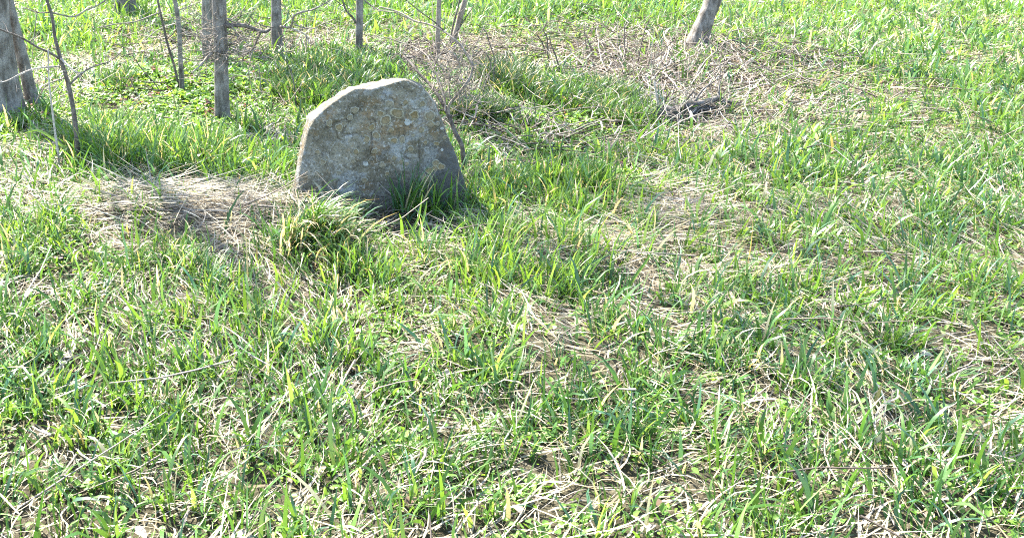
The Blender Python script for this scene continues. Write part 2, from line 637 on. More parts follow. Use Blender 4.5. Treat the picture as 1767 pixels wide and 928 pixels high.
def gravestone():
    SEG, RINGS = 340, 84
    fl = [stone_xz(*f) for f, s in EDGE]
    sl = [stone_xz(*s, off=.065) for f, s in EDGE]
    bl = [(x * .97 + .003, z - .05 if z > .2 else z) for x, z in [stone_xz(*s, off=.065) for f, s in EDGE]]
    n = len(fl)
    cum = [0]
    for i in range(n):
        a, b = fl[i], fl[(i + 1) % n]
        cum.append(cum[-1] + math.hypot(a[0] - b[0], a[1] - b[1]))

    def sample(lst, u):
        d = u * cum[-1]
        for i in range(n):
            if d <= cum[i + 1] + 1e-9:
                t = (d - cum[i]) / (cum[i + 1] - cum[i]); t = t * .6 + .4 * t * t * (3 - 2 * t)
                a, b = lst[i], lst[(i + 1) % n]
                return a[0] + (b[0] - a[0]) * t, a[1] + (b[1] - a[1]) * t
        return lst[0]
    cx, cz = stone_xz(655, 275)
    k = math.tan(STILT)
    base = Vector((cx, SY0 + .07, 0))
    root = empty('gravestone', base)
    tag(root, 'weathered grey fieldstone gravestone with rounded top and faint carving, spotted with lichen', 'gravestone')
    V = []; G = []; FA = []

    def addring(fn):
        for j in range(SEG):
            V.append(fn(j / SEG))
    rings = 0
    V.append(Vector((cx, SY0 + cz * k - face_relief(cx, cz), cz))); G.append(0)
    for r in range(1, RINGS + 1):
        q = (r / RINGS) ** .85
        for j in range(SEG):
            ex, ez = sample(fl, j / SEG)
            jit = 1 + q ** 6 * (.007 * noise.noise(Vector((ex * 22, ez * 22, 1))) + .006 * noise.noise(Vector((ex * 60, ez * 60, 4))))
            x = cx + (ex - cx) * q * jit; z = cz + (ez - cz) * q * jit
            gv = groove(x, z)
            y = SY0 + z * k - face_relief(x, z) + .006 * gv
            if q > .985: y += .004 * ((q - .985) / .015) ** 2
            V.append(Vector((x, y, z))); G.append(gv)
        rings += 1
    # sides: face edge -> silhouette -> back edge
    for (q, src) in [(.25, 's'), (.5, 's'), (.75, 's'), (1.0, 's'), (.35, 'b'), (.7, 'b'), (1.0, 'b')]:
        for j in range(SEG):
            fx, fz = sample(fl, j / SEG); sx, sz = sample(sl, j / SEG); bx, bz = sample(bl, j / SEG)
            if src == 's':
                qq = q ** .75
                x = fx + (sx - fx) * qq; z = fz + (sz - fz) * qq; off = .004 + .061 * q
            else:
                x = sx + (bx - sx) * q; z = sz + (bz - sz) * q; off = .065 + .08 * q
            nv = Vector((x * 16, off * 30, z * 16))
            w = (.007 * noise.noise(nv) + .005 * noise.noise(nv * 2.6) + .003 * noise.noise(nv * 6)) * (q if src == 's' else 1) - .002
            dx, dz = x - cx, z - cz; dl = math.hypot(dx, dz)
            V.append(Vector((x + dx / dl * w, SY0 + off + z * k + .004 * noise.noise(nv * 1.7), z + dz / dl * w))); G.append(0)
        rings += 1
    for q in (.8, .5, .2):
        for j in range(SEG):
            bx, bz = sample(bl, j / SEG)
            x = cx + (bx - cx) * q; z = cz + (bz - cz) * q
            V.append(Vector((x, SY0 + .145 + z * k + .012 * noise.noise(Vector((x * 7, 9, z * 7))), z))); G.append(0)
        rings += 1
    V.append(Vector((cx, SY0 + .15 + cz * k, cz))); G.append(0)
    for j in range(SEG):
        FA.append((0, 1 + j, 1 + (j + 1) % SEG))
    for r in range(rings - 1):
        for j in range(SEG):
            a = 1 + r * SEG + j; b = 1 + r * SEG + (j + 1) % SEG
            FA.append((a, a + SEG, b + SEG, b))
    last = 1 + (rings - 1) * SEG
    for j in range(SEG):
        FA.append((last + j, len(V) - 1, last + (j + 1) % SEG))
    me = bpy.data.meshes.new('slab')
    me.from_pydata([v - base for v in V], [], FA)
    me.polygons.foreach_set('use_smooth', [True] * len(me.polygons))
    at = me.attributes.new('carved', 'FLOAT', 'POINT')
    at.data.foreach_set('value', G)
    me.update()
    # material
    m, nt, nn, l = new_mat('lichened_sandstone')
    tc = N(nn, 'ShaderNodeTexCoord')
    co = tc.outputs['Object']

    def nz(scale, detail=5.0, rough=.6, off=(0, 0, 0)):
        mp = N(nn, 'ShaderNodeMapping'); mp.inputs['Location'].default_value = off
        l.new(co, mp.inputs['Vector'])
        t = N(nn, 'ShaderNodeTexNoise', Scale=scale, Detail=detail, Roughness=rough)
        l.new(mp.outputs[0], t.inputs['Vector'])
        return t.outputs['Fac']
    basec = ramp(nn, l, nz(6, 6, .65), [(.34, (.075, .065, .044)), (.5, (.150, .134, .096)), (.66, (.235, .215, .165))])
    blue = ramp(nn, l, nz(9, 8, .7, (3, 1, 0)), [(.50, (0, 0, 0)), (.60, (.75, .75, .75))])
    c = mixc(nn, l, blue, basec, (.255, .262, .255))
    rust = ramp(nn, l, nz(11, 6, .65, (7, 2, 4)), [(.53, (0, 0, 0)), (.64, (.8, .8, .8))])
    c = mixc(nn, l, rust, c, (.185, .125, .062))
    dk = ramp(nn, l, nz(34, 6, .7, (1, 8, 2)), [(.50, (0, 0, 0)), (.62, (.55, .55, .55))])
    c = mixc(nn, l, dk, c, (.075, .065, .046))
    sp = ramp(nn, l, nz(75, 4, .7, (4, 4, 9)), [(.56, (0, 0, 0)), (.65, (.65, .65, .65))])
    c = mixc(nn, l, sp, c, (.40, .395, .36))
    pit = ramp(nn, l, nz(130, 3, .6, (9, 4, 1)), [(.36, (.55, .55, .55)), (.47, (1, 1, 1))])
    c = mixc(nn, l, 1.0, c, pit, 'MULTIPLY')
    # damp dark growth on the lower right flank, with an uneven edge of its own
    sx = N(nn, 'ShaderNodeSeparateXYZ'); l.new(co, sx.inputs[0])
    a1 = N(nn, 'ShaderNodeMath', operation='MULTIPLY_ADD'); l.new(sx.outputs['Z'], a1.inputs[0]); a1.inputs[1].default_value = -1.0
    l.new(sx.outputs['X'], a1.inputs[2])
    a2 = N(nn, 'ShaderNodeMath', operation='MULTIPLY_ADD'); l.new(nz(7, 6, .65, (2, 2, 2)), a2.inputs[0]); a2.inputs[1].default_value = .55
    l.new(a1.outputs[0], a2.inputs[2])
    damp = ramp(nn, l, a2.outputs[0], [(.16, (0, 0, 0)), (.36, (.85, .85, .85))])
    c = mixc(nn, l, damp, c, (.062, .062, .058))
    ca = N(nn, 'ShaderNodeAttribute', attribute_name='carved')
    cf = N(nn, 'ShaderNodeMath', operation='MULTIPLY'); l.new(ca.outputs['Fac'], cf.inputs[0]); cf.inputs[1].default_value = .45
    c = mixc(nn, l, cf.outputs[0], c, (.07, .05, .03))
    p = N(nn, 'ShaderNodeBsdfPrincipled', Roughness=.9); p.inputs['Specular IOR Level'].default_value = .25
    l.new(c, p.inputs['Base Color'])
    bp = N(nn, 'ShaderNodeBump', Strength=1.0, Distance=.010); l.new(nz(70, 8, .7), bp.inputs['Height']); l.new(bp.outputs[0], p.inputs['Normal'])
    o = N(nn, 'ShaderNodeOutputMaterial'); l.new(p.outputs[0], o.inputs[0])
    link_mesh('slab', me, m, root, base)

    # lichen rosettes
    m2, nt, nn2, l2 = new_mat('ochre_lichen')
    ra = N(nn2, 'ShaderNodeAttribute', attribute_name='radial')
    oi = N(nn2, 'ShaderNodeObjectInfo')
    tcc = N(nn2, 'ShaderNodeTexCoord')
    nz2 = N(nn2, 'ShaderNodeTexNoise', Scale=110.0, Detail=6.0, Roughness=.7); l2.new(tcc.outputs['Object'], nz2.inputs['Vector'])
    ad = N(nn2, 'ShaderNodeMath', operation='MULTIPLY_ADD'); l2.new(nz2.outputs['Fac'], ad.inputs[0]); ad.inputs[1].default_value = .55
    sb = N(nn2, 'ShaderNodeMath', operation='SUBTRACT'); l2.new(ra.outputs['Fac'], sb.inputs[0]); sb.inputs[1].default_value = .27
    l2.new(sb.outputs[0], ad.inputs[2])
    A = ramp(nn2, l2, ad.outputs[0], [(.12, (.175, .135, .075)), (.5, (.195, .145, .07)), (.72, (.125, .10, .06)), (.86, (.31, .285, .20)), (1.0, (.23, .215, .16))])
    B = ramp(nn2, l2, ad.outputs[0], [(.12, (.21, .19, .14)), (.5, (.195, .17, .12)), (.75, (.155, .138, .10)), (.88, (.29, .275, .215)), (1.0, (.21, .20, .16))])
    C2 = mixc(nn2, l2, oi.outputs['Random'], A, B)
    fx = ramp(nn2, l2, nz2.outputs['Fac'], [(.35, (.6, .6, .6)), (.55, (1, 1, 1))])
    C3 = mixc(nn2, l2, 1.0, C2, fx, 'MULTIPLY')
    p = N(nn2, 'ShaderNodeBsdfPrincipled', Roughness=.95); p.inputs['Specular IOR Level'].default_value = .1
    l2.new(C3, p.inputs['Base Color'])
    bp = N(nn2, 'ShaderNodeBump', Strength=.8, Distance=.003); l2.new(nz2.outputs['Fac'], bp.inputs['Height']); l2.new(bp.outputs[0], p.inputs['Normal'])
    o = N(nn2, 'ShaderNodeOutputMaterial'); l2.new(p.outputs[0], o.inputs[0])
    m3, nt, nn3, l3 = new_mat('white_lichen')
    p = N(nn3, 'ShaderNodeBsdfPrincipled', Roughness=.95); p.inputs['Base Color'].default_value = (.31, .315, .29, 1)
    nz3 = N(nn3, 'ShaderNodeTexNoise', Scale=200.0, Detail=4.0)
    bp = N(nn3, 'ShaderNodeBump', Strength=.8, Distance=.003); l3.new(nz3.outputs['Fac'], bp.inputs['Height']); l3.new(bp.outputs[0], p.inputs['Normal'])
    o = N(nn3, 'ShaderNodeOutputMaterial'); l3.new(p.outputs[0], o.inputs[0])
    LI = [(685, 195, 12, 9, 0), (672, 178, 8, 6, 0), (656, 196, 6, 6, 0), (665, 208, 10, 9, 0), (715, 199, 9, 7, 0), (729, 179, 5.5, 5, 0),
          (742, 199, 10, 8, 0), (743, 214, 6, 6, 0), (727, 224, 6, 6, 0), (703, 211, 6, 5, 1), (641, 220, 6, 6, 0), (648, 234, 7, 6, 0),
          (633, 240, 6, 6, 0), (680, 242, 7, 5, 0), (694, 240, 6, 6, 0), (753, 248, 5, 4, 0), (646, 261, 6, 5, 0), (614, 261, 5, 5, 0),
          (609, 278, 4.5, 4, 0), (631, 283, 5, 4, 1), (585, 299, 5, 4, 0), (596, 320, 5, 5, 0), (629, 311, 5, 5, 0), (692, 279, 4.5, 4, 0),
          (702, 282, 4, 4, 0), (709, 257, 6, 5, 0), (680, 272, 5, 5, 0), (752, 283, 6.5, 6, 0), (761, 289, 6.5, 6, 0), (751, 291, 6, 5, 0),
          (740, 295, 6.5, 6, 0), (730, 304, 6, 5, 0), (737, 311, 9, 6.5, 0), (568, 211, 6, 6, 0), (585, 219, 7, 6, 0), (604, 203, 6, 5, 0),
          (763, 222, 3, 2.6, 1), (763, 259, 2.6, 2.4, 1), (768, 237, 4, 3.4, 0), (713, 233, 3.5, 3.5, 0), (734, 246, 4, 3.5, 0),
          (674, 224, 5, 4, 0), (660, 284, 5, 5, 0), (557, 280, 6, 5, 0), (612, 190, 7, 6, 0), (548, 262, 5, 4, 0), (700, 176, 5, 4, 0),
          (547, 300, 5, 5, 0), (570, 330, 5, 4, 0), (755, 214, 4, 3.5, 0), (668, 300, 4, 4, 0)]
    for (px, py, rx, ry, kd) in LI:
        lx, lz = stone_xz(px, py)
        ux = rx * 1.05 * 3.72 / F; uz = ry * 1.05 * 3.85 / F
        vs = []; rad = []; fa = []
        K = 22
        sd = random.uniform(0, 50)
        for ri, q in enumerate((.0, .3, .55, .75, .9, 1.0)):
            for j in range(K if ri else 1):
                a = 2 * math.pi * j / K
                wob = 1 + .42 * noise.noise(Vector((math.cos(a) * 1.4, math.sin(a) * 1.4, sd))) + .16 * noise.noise(Vector((math.cos(a) * 5, math.sin(a) * 5, sd)))
                x = lx + math.cos(a) * ux * q * wob; z = lz + math.sin(a) * uz * q * wob
                lift = .0022 if q < .95 else .0001
                if .7 < q < .95: lift = .0030
                vs.append(Vector((x, SY0 + z * k - face_relief(x, z) - lift, z))); rad.append(q)
        for j in range(K): fa.append((0, 1 + (j + 1) % K, 1 + j))
        for ri in range(4):
            for j in range(K):
                a = 1 + ri * K + j; b = 1 + ri * K + (j + 1) % K
                fa.append((a, b, b + K, a + K))
        cc = Vector((lx, SY0 + lz * k, lz))
        me = bpy.data.meshes.new('lichen')
        me.from_pydata([v - cc for v in vs], [], fa)
        me.polygons.foreach_set('use_smooth', [True] * len(me.polygons))
        aa = me.attributes.new('radial', 'FLOAT', 'POINT'); aa.data.foreach_set('value', rad)
        me.update()
        link_mesh('lichen', me, m3 if kd else m2, root, cc)


gravestone()


# ==================================================================== TREES
def tree(name, label, cat, path, wid, mat, height=4.5, crown=True, sides=16, rough=.06, group=None, depth=None, crown_mat=None, flare=.25):
    """path: pixels from base upward; wid: widths in pixels along it; base pixel stands on the ground"""
    b = onground(*path[0])
    Y = b.y if depth is None else depth
    pts = [b - Vector((0, 0, .06))] + [b] + [at_depth(px, py, Y + .0) for px, py in path[1:]]
    sl = (b - Vector((0, 0, CH))).length
    rad = [w * .5 * sl / F for w in wid]
    rad = [rad[0] * (1 + flare)] + [rad[0] * (1 + flare * .5)] + rad[1:]
    d = (pts[-1] - pts[-2]); d = Vector((d.x, random.uniform(-.05, .1) * d.length, d.z)).normalized()
    extra = max(0, height - pts[-1].z)
    p = pts[-1].copy(); r = rad[-1]
    st = 6
    for i in range(1, st + 1):
        d = (d + rvec(.03) + Vector((0, 0, .12))).normalized()
        p = p + d * (extra / st)
        pts.append(p.copy()); rad.append(r * (1 - .72 * i / st))
    per = 7
    c = catmull(pts, per)
    rr = []
    for i in range(len(c)):
        u = i / per; k0 = min(int(u), len(rad) - 1); k1 = min(k0 + 1, len(rad) - 1)
        rr.append(rad[k0] + (rad[k1] - rad[k0]) * (u - k0))
    root = empty(name, b)
    tag(root, label, cat, group)
    mb = MB(); mb.tube(c, rr, sides, rough)
    mb.build('trunk', mat, root)
    if crown:
        mb = MB()
        n = len(pts)
        for i in range(n - 5, n):
            for q in range(2):
                a = random.uniform(0, 6.28)
                bare_crown(mb, pts[i], Vector((math.cos(a), math.sin(a), .9)), height * random.uniform(.16, .26), rad[i] * .5, 2)
        mb.build('crown', crown_mat or mat, root)['kind'] = 'stuff'
    return root, pts, rad


def branch(root, name, path, Y, w0, w1, mat, kids=0, klen=.2, dY=None, kdepth=1, label=None, sides=7, wob=.22):
    """a branch traced through pixels at depths near Y"""
    n = len(path)
    P = [at_depth(px, py, Y + (dY[i] if dY else 0)) for i, (px, py) in enumerate(path)]
    c = catmull(P, 5)
    m = len(c)
    sl = Y / math.cos(PITCH) * .98
    r0, r1 = w0 * .58 * sl / F, w1 * .62 * sl / F
    rr = [(r0 + (r1 - r0) * i / (m - 1)) * (1 + .15 * noise.noise(c[i] * 40)) for i in range(m)]
    mb = MB(); mb.tube(c, rr, sides)
    o = mb.build(name, mat, root)
    for k in range(kids + (kids > 1)):
        mb = MB()
        i = random.randint(m // 5, m - 1)
        d = (c[min(i + 1, m - 1)] - c[max(i - 1, 0)]).normalized()
        twig(mb, c[i], (d * .5 + rvec(.6)), klen * random.uniform(.5, 1.3), rr[i] * .55, kdepth, wob, 2, 4)
        q = mb.build('side_twig', mat, root)
        q.parent = o; q.location = (0, 0, 0)
    if label: o['label'] = label
    return o


# left pair of trunks
t1, _, _ = tree('tree', 'thick grey trunk with mottled bark beside a thinner leaning trunk', 'tree',
                [(12, 196), (4, 140), (-4, 80), (-12, 10), (-20, -60)], [56, 52, 49, 46, 45], M_bark, 2.9, sides=26, rough=.07)
tree('tree', 'slim leaning brown-grey trunk growing against the thick mottled trunk', 'tree',
     [(58, 184), (47, 135), (36, 90), (24, 40), (12, -10), (2, -60)], [22, 20, 19, 17, 16, 16], M_bark, 2.5, sides=16)
# sapling by the tall grass
t2, p2, r2 = tree('sapling', 'thin crooked sapling with long bare side branches rising from tall grass', 'sapling',
                  [(136, 288), (133, 245), (128, 200), (122, 165), (115, 135), (104, 100), (95, 65), (90, 30), (81, 0), (76, -40)],
                  [9, 8, 7.5, 7.5, 7, 6.5, 5.5, 5, 4.5, 4], M_twigdark, 2.3, sides=10, flare=.1)
Yt = onground(136, 288).y
branch(t2, 'branch', [(104, 102), (85, 91), (65, 82), (40, 67), (15, 57), (-15, 45)], Yt, 4, 2, M_twigdark, 2, .12, [0, -.05, -.1, -.15, -.2, -.25])
branch(t2, 'branch', [(103, 115), (80, 116), (55, 120), (35, 128), (12, 140), (-5, 143)], Yt, 2.6, 1.4, M_stick, 5, .10, [0, -.04, -.08, -.1, -.14, -.2])
branch(t2, 'branch', [(121, 145), (135, 132), (152, 120), (172, 112), (188, 107), (206, 93)], Yt, 3.0, 1.4, M_twigdark, 5, .10, [0, .05, .1, .15, .2, .25])
branch(t2, 'branch', [(103, 100), (116, 112), (130, 124), (142, 126)], Yt, 3.4, 1.6, M_stick, 2, .08, [0, -.03, -.06, -.1])
branch(t2, 'branch', [(112, 135), (95, 140), (82, 146), (72, 158), (60, 180)], Yt, 2.2, 1.0, M_twig, 2, .08, [0, .04, .08, .1, .12])
branch(t2, 'branch', [(89, 22), (105, 26), (128, 29), (148, 18), (168, 10), (186, -2)], Yt, 2.6, 2.0, M_twig, 6, .14, [0, .06, .1, .14, .18, .2])
branch(t2, 'branch', [(84, 22), (64, 22), (45, 15), (30, 15)], Yt, 2.2, 1.2, M_twigdark, 3, .10, [0, .05, .1, .12])
branch(t2, 'branch', [(64, 24), (60, 55), (57, 85), (54, 108)], Yt + .05, 1.6, 1.0, M_twig, 1, .08)
# dead stalk
b = onground(103, 296)
ds = empty('dead_stalk', b)
tag(ds, 'pale dry dead weed stalk standing upright beside the crooked sapling', 'dead stalk')
branch(ds, 'stem', [(103, 300), (101, 270), (96, 235), (92, 205), (87, 165), (84, 130), (83, 85)], b.y, 4.0, 2.0, M_stick, 0)
branch(ds, 'side_twig', [(87, 165), (95, 155), (108, 140)], b.y, 1.5, .8, M_stick, 0, dY=[0, .03, .06])

# far left back trunk
tree('tree', 'stout trunk rising behind fresh grass, farthest back among the trunks', 'tree',
     [(220, 30), (217, 10), (214, -20), (210, -60)], [40, 36, 33, 32], M_bark, 7.0, sides=22, rough=.08)
# leaning thin stem and its upright neighbour
tl, _, _ = tree('sapling', 'very thin dark leaning stem crossing close to a straight sapling', 'sapling',
                [(310, 158), (305, 133), (299, 108), (289, 76), (281, 40), (273, 5), (268, -40)], [5, 4.6, 4.4, 4.2, 4, 4, 3.6], M_twigdark, 2.6, sides=8, flare=.1, crown=True)
ts, _, _ = tree('sapling', 'slim straight grey sapling in low leafy ground cover', 'sapling',
                [(315, 162), (313, 130), (311, 95), (310, 60), (306, 25), (302, 0), (299, -40)], [9.5, 8.5, 8, 8, 7.5, 7, 7], M_bark, 3.2, sides=10, flare=.15)
Ys = onground(315, 162).y
for pth, w, mt in [([(311, 58), (330, 57), (350, 66), (366, 72)], 2.2, M_twig), ([(309, 45), (295, 62), (284, 66), (262, 64), (240, 60)], 2.4, M_twig),
                   ([(312, 100), (330, 104), (348, 104)], 1.8, M_twigdark), ([(306, 18), (325, 12), (345, 4)], 1.8, M_twig),
                   ([(308, 40), (290, 45), (268, 55), (250, 70), (232, 82)], 1.8, M_stick)]:
    branch(ts, 'branch', pth, Ys, w, 1.0, mt, 4, .12, [.05 * i for i in range(len(pth))])
branch(tl, 'branch', [(275, 22), (255, 30), (232, 38), (200, 42), (170, 48)], Ys, 2.2, 1.3, M_twig, 4, .14, [0, -.05, -.1, -.15, -.2])

# front straight trunk with whiskers
tm, pm, rm = tree('tree', 'straight smooth grey-brown trunk bristling with bare whisker twigs and one crooked side limb', 'tree',
                  [(384, 214), (383.5, 185), (382.5, 150), (381.5, 110), (380.5, 70), (379, 35), (378, 0), (376, -50)],
                  [27, 26, 24.5, 23.5, 23.5, 24, 23.5, 23], M_bark, 5.5, sides=24, rough=.04, flare=.12)
Ym = onground(384, 214).y
branch(tm, 'limb', [(388, 44), (402, 44), (418, 44), (434, 49), (448, 54), (458, 55), (466, 51)], Ym - .02, 7.5, 4.5, M_twigdark, 2, .06, [0, 0, .05, .1, .14, .18, .2])
branch(tm, 'branch', [(450, 56), (444, 68), (438, 82), (430, 90), (421, 98), (418, 107)], Ym + .12, 4.0, 1.6, M_twigdark, 4, .09, [0, .02, .03, .04, .05, .06])
branch(tm, 'branch', [(432, 88), (415, 90), (400, 92), (385, 91)], Ym + .1, 2.0, 1.0, M_twig, 2, .08, [0, -.06, -.12, -.18])
branch(tm, 'branch', [(394, 34), (402, 38), (408, 38), (414, 31), (417, 22)], Ym, 2.4, 1.2, M_twigdark, 2, .06)
branch(tm, 'branch', [(435, 92), (432, 105), (429, 125), (434, 150), (443, 175)], Ym + .1, 1.6, .9, M_twig, 1, .06)
branch(tm, 'branch', [(372, 88), (360, 97), (352, 106), (342, 117), (330, 126)], Ym - .05, 4.2, 2.0, M_twig, 7, .09, [0, -.04, -.08, -.12, -.16])
branch(tm, 'branch', [(368, 92), (350, 104), (335, 104), (318, 108)], Ym - .05, 2.0, 1.0, M_twig, 3, .09, [0, -.05, -.1, -.14])
mb = MB()
for i in range(84):
    py = random.choice([random.uniform(25, 110), random.uniform(55, 100)])
    a = random.uniform(math.pi * .65, math.pi * 2.15)
    p0 = at_depth(380.5, py, Ym) + Vector((math.cos(a), math.sin(a), 0)) * .034
    twig(mb, p0, Vector((math.cos(a) * random.uniform(.6, 1.4), math.sin(a) * .7, random.uniform(-.5, .5))), random.uniform(.08, .28), random.uniform(.0018, .0034), 1, .42, 2, 4)
mb.build('whisker_twigs', M_twig, tm)['kind'] = 'stuff'
# rear trunk just left of it
tr, _, _ = tree('tree', 'rough pale trunk half hidden behind the bristling smooth trunk', 'tree',
                [(360, 112), (358, 85), (357, 50), (357, 15), (356, -40)], [19, 18, 17.5, 17, 17], M_bark, 5.2, sides=18, rough=.09)
# centre back trunk
tb, _, _ = tree('tree', 'grey trunk with flaking bark and zigzag bare branches behind the green tussocks', 'tree',
                [(478, 90), (477.5, 68), (477, 45), (477, 20), (476, -10), (475, -50)], [21, 19, 18, 18, 17.5, 17], M_bark, 5.0, sides=20, rough=.07)
Yb = onground(478, 90).y
branch(tb, 'branch', [(484, 46), (500, 48), (504, 40), (508, 28), (520, 22), (540, 17), (558, 8), (578, -4)], Yb - .1, 3.6, 1.8, M_twig, 8, .20, [0, -.05, -.08, -.1, -.14, -.18, -.2, -.2])
branch(tb, 'branch', [(500, 48), (512, 53), (522, 57), (530, 64), (533, 76)], Yb - .15, 2.4, 1.2, M_stick, 3, .12)
branch(tb, 'branch', [(508, 43), (524, 48), (540, 50), (556, 42), (576, 34)], Yb - .15, 2.4, 1.1, M_twig, 4, .15, [0, -.05, -.1, -.15, -.2])
branch(tb, 'branch', [(472, 48), (455, 45), (440, 38), (430, 26)], Yb - .1, 2.0, 1.0, M_twigdark, 4, .15)
# right of it
tc_, _, _ = tree('tree', 'slender blue-grey trunk with lichen specks standing behind the gravestone', 'tree',
                 [(619, 100), (619.5, 75), (620, 45), (620.5, 15), (621, -40)], [13.5, 12.5, 12.5, 12.5, 12.5], M_bark, 4.4, sides=14, rough=.06)
Yc = onground(619, 100).y
branch(tc_, 'branch', [(615, 40), (607, 29), (598, 20), (593, 8), (590, -6)], Yc, 3.2, 2.2, M_twigdark, 2, .15)
branch(tc_, 'branch', [(628, 0), (640, 10), (655, 18), (680, 22), (700, 30)], Yc, 2.4, 1.2, M_twig, 3, .15, [0, .05, .1, .1, .1])
# tan pair
tree('sapling', 'straight smooth tan stem standing on bare twiggy ground', 'sapling',
     [(754, 100), (755, 78), (756, 50), (757, 20), (758, -5), (759, -50)], [10, 9, 8.8, 8.6, 8.4, 8.4], M_barktan, 3.6, sides=12, rough=.03, flare=.1)
tp, _, _ = tree('sapling', 'tan stem leaning away from the straight tan stem, with a dark shoot alongside', 'sapling',
                [(780, 96), (783, 70), (789, 48), (795, 25), (803, 0), (814, -40)], [11, 10, 9.5, 9.5, 9, 9], M_barktan, 3.2, sides=12, rough=.04, flare=.1)
Yp = onground(780, 96).y
branch(tp, 'shoot', [(777, 95), (778, 66), (783, 40), (789, 18), (796, -10)], Yp - .06, 3.0, 2.4, M_twigdark, 1, .1)
branch(tp, 'branch', [(786, 62), (797, 42), (808, 25), (818, 10)], Yp - .02, 2.2, 1.4, M_twigdark, 2, .1)

# trunk at the right with bleached base
te, _, _ = tree('tree', 'bleached root flare and dark trunk rising from the brushwood', 'tree',
                [(1199, 86), (1208, 60), (1219, 30), (1231, 0), (1250, -50)], [38, 30, 27, 26, 25], M_bark, 5.0, sides=20, rough=.14, flare=.35)
# shrub behind the stone
bs = onground(803, 302)
sh = empty('bare_shrub', bs)
tag(sh, 'twisted leafless shrub with tangled grey twigs growing beside the gravestone', 'shrub')
Yh = bs.y
branch(sh, 'main_stem', [(804, 305), (800, 280), (797, 252), (787, 232), (779, 212), (770, 190), (762, 176), (750, 156), (738, 142), (722, 126), (708, 108), (696, 98)],
       Yh, 8.0, 3.4, M_twigdark, 5, .14, [0, 0, 0, .02, .04, .06, .08, .12, .16, .2, .26, .3], 1, sides=9)
branch(sh, 'branch', [(774, 200), (775, 182), (788, 165), (803, 147), (813, 128), (815, 110), (805, 95), (796, 80), (782, 67), (765, 54), (742, 43), (715, 36), (690, 22), (655, 12)],
       Yh, 4.6, 2.2, M_twig, 9, .16, [.05, .05, .04, .03, .04, .05, .08, .1, .12, .16, .2, .25, .3, .35], 1, sides=8)
branch(sh, 'branch', [(768, 184), (764, 160), (756, 135), (745, 115), (738, 98), (722, 86), (700, 76), (662, 64)], Yh + .05, 3.0, 1.6, M_twig, 9, .15, [.0, .05, .1, .15, .2, .25, .3, .35])
branch(sh, 'branch', [(778, 178), (774, 150), (777, 125), (790, 105), (800, 92)], Yh + .05, 2.4, 1.2, M_twig, 8, .13, [0, .05, .1, .1, .1])
branch(sh, 'branch', [(765, 53), (752, 40), (738, 30), (722, 18), (700, 0)], Yh + .15, 2.2, 1.4, M_twigdark, 2, .12)
branch(sh, 'branch', [(790, 225), (800, 205), (806, 180), (803, 158), (795, 130)], Yh + .03, 2.2, 1.0, M_twig, 6, .12, [0, .04, .08, .1, .12])
branch(sh, 'branch', [(784, 226), (772, 212), (762, 205), (757, 195)], Yh + .03, 2.4, 1.0, M_twig, 4, .09, [0, .04, .08, .1])
branch(sh, 'branch', [(795, 128), (792, 108), (786, 95), (770, 88), (752, 86)], Yh + .08, 2.0, 1.0, M_twig, 6, .12)
mb = MB()
for i in range(95):
    p0 = at_depth(random.uniform(738, 818), random.uniform(85, 195), Yh + random.uniform(.02, .22))
    twig(mb, p0, Vector((random.gauss(0, .6), random.gauss(0, .3), random.uniform(-.2, 1))), random.uniform(.08, .24), random.uniform(.0014, .0028), 1, .35, 2, 4)
mb.build('fine_twigs', M_twig, sh)['kind'] = 'stuff'


def shoots(label, paths, mat, w=2.6, name='bare_shoot', kids=3):
    b = onground(*paths[0][0])
    r = empty(name, b); tag(r, label, 'shoot')
    for pth in paths:
        bb = onground(*pth[0])
        branch(r, 'stem', [(pth[0][0], pth[0][1] + 4)] + pth[1:], bb.y, w, 1.1, mat, kids, .09)


shoots('two wavy dark shoots rising from the tussock to the right of the leafless shrub', [[(831, 180), (836, 150), (846, 122), (845, 104), (838, 92), (822, 80)], [(857, 160), (852, 130), (854, 106), (845, 76), (838, 55), (822, 42)]], M_twigdark, 2.4)
shoots('small fan of dark bare shoots standing on pale straw behind the wide tussock', [[(950, 114), (945, 92), (944, 66), (938, 52), (945, 36)], [(968, 128), (960, 100), (952, 80), (947, 62)], [(944, 98), (936, 75), (926, 60)]], M_twigdark, 2.6)
shoots('pair of upright thin dark shoots on pale straw next to fresh grass', [[(1017, 110), (1012, 85), (1007, 45)], [(1026, 108), (1018, 80), (1010, 60)]], M_twigdark, 2.2)
shoots('long slanting dark shoot standing over the brushwood litter', [[(1098, 120), (1104, 90), (1112, 55), (1123, 30)], [(1080, 118), (1078, 85), (1077, 40)]], M_twigdark, 2.4)
shoots('reddish dry stem standing in ground cover left of the gravestone', [[(512, 196), (508, 150), (500, 118), (488, 97), (484, 78)]], M_twigdark, 2.2, 'dry_stem', 1)
shoots('few thin dry stems in leafy cover near the bristling trunk', [[(474, 145), (475, 125), (476, 105)], [(447, 170), (449, 140), (446, 110)], [(455, 182), (450, 150), (447, 120)]], M_twig, 1.6, 'dry_stem', 0)
shoots('thin dark slanting twig over the ground cover by the straight sapling', [[(288, 172), (265, 142), (245, 120), (228, 95)], [(250, 190), (235, 160), (222, 130)]], M_twigdark, 2.0, 'dry_stem', 1)
shoots('short dark dry stem in front of the low weeds', [[(910, 240), (905, 215), (898, 195), (893, 175)]], M_twigdark, 1.8, 'dry_stem', 1)

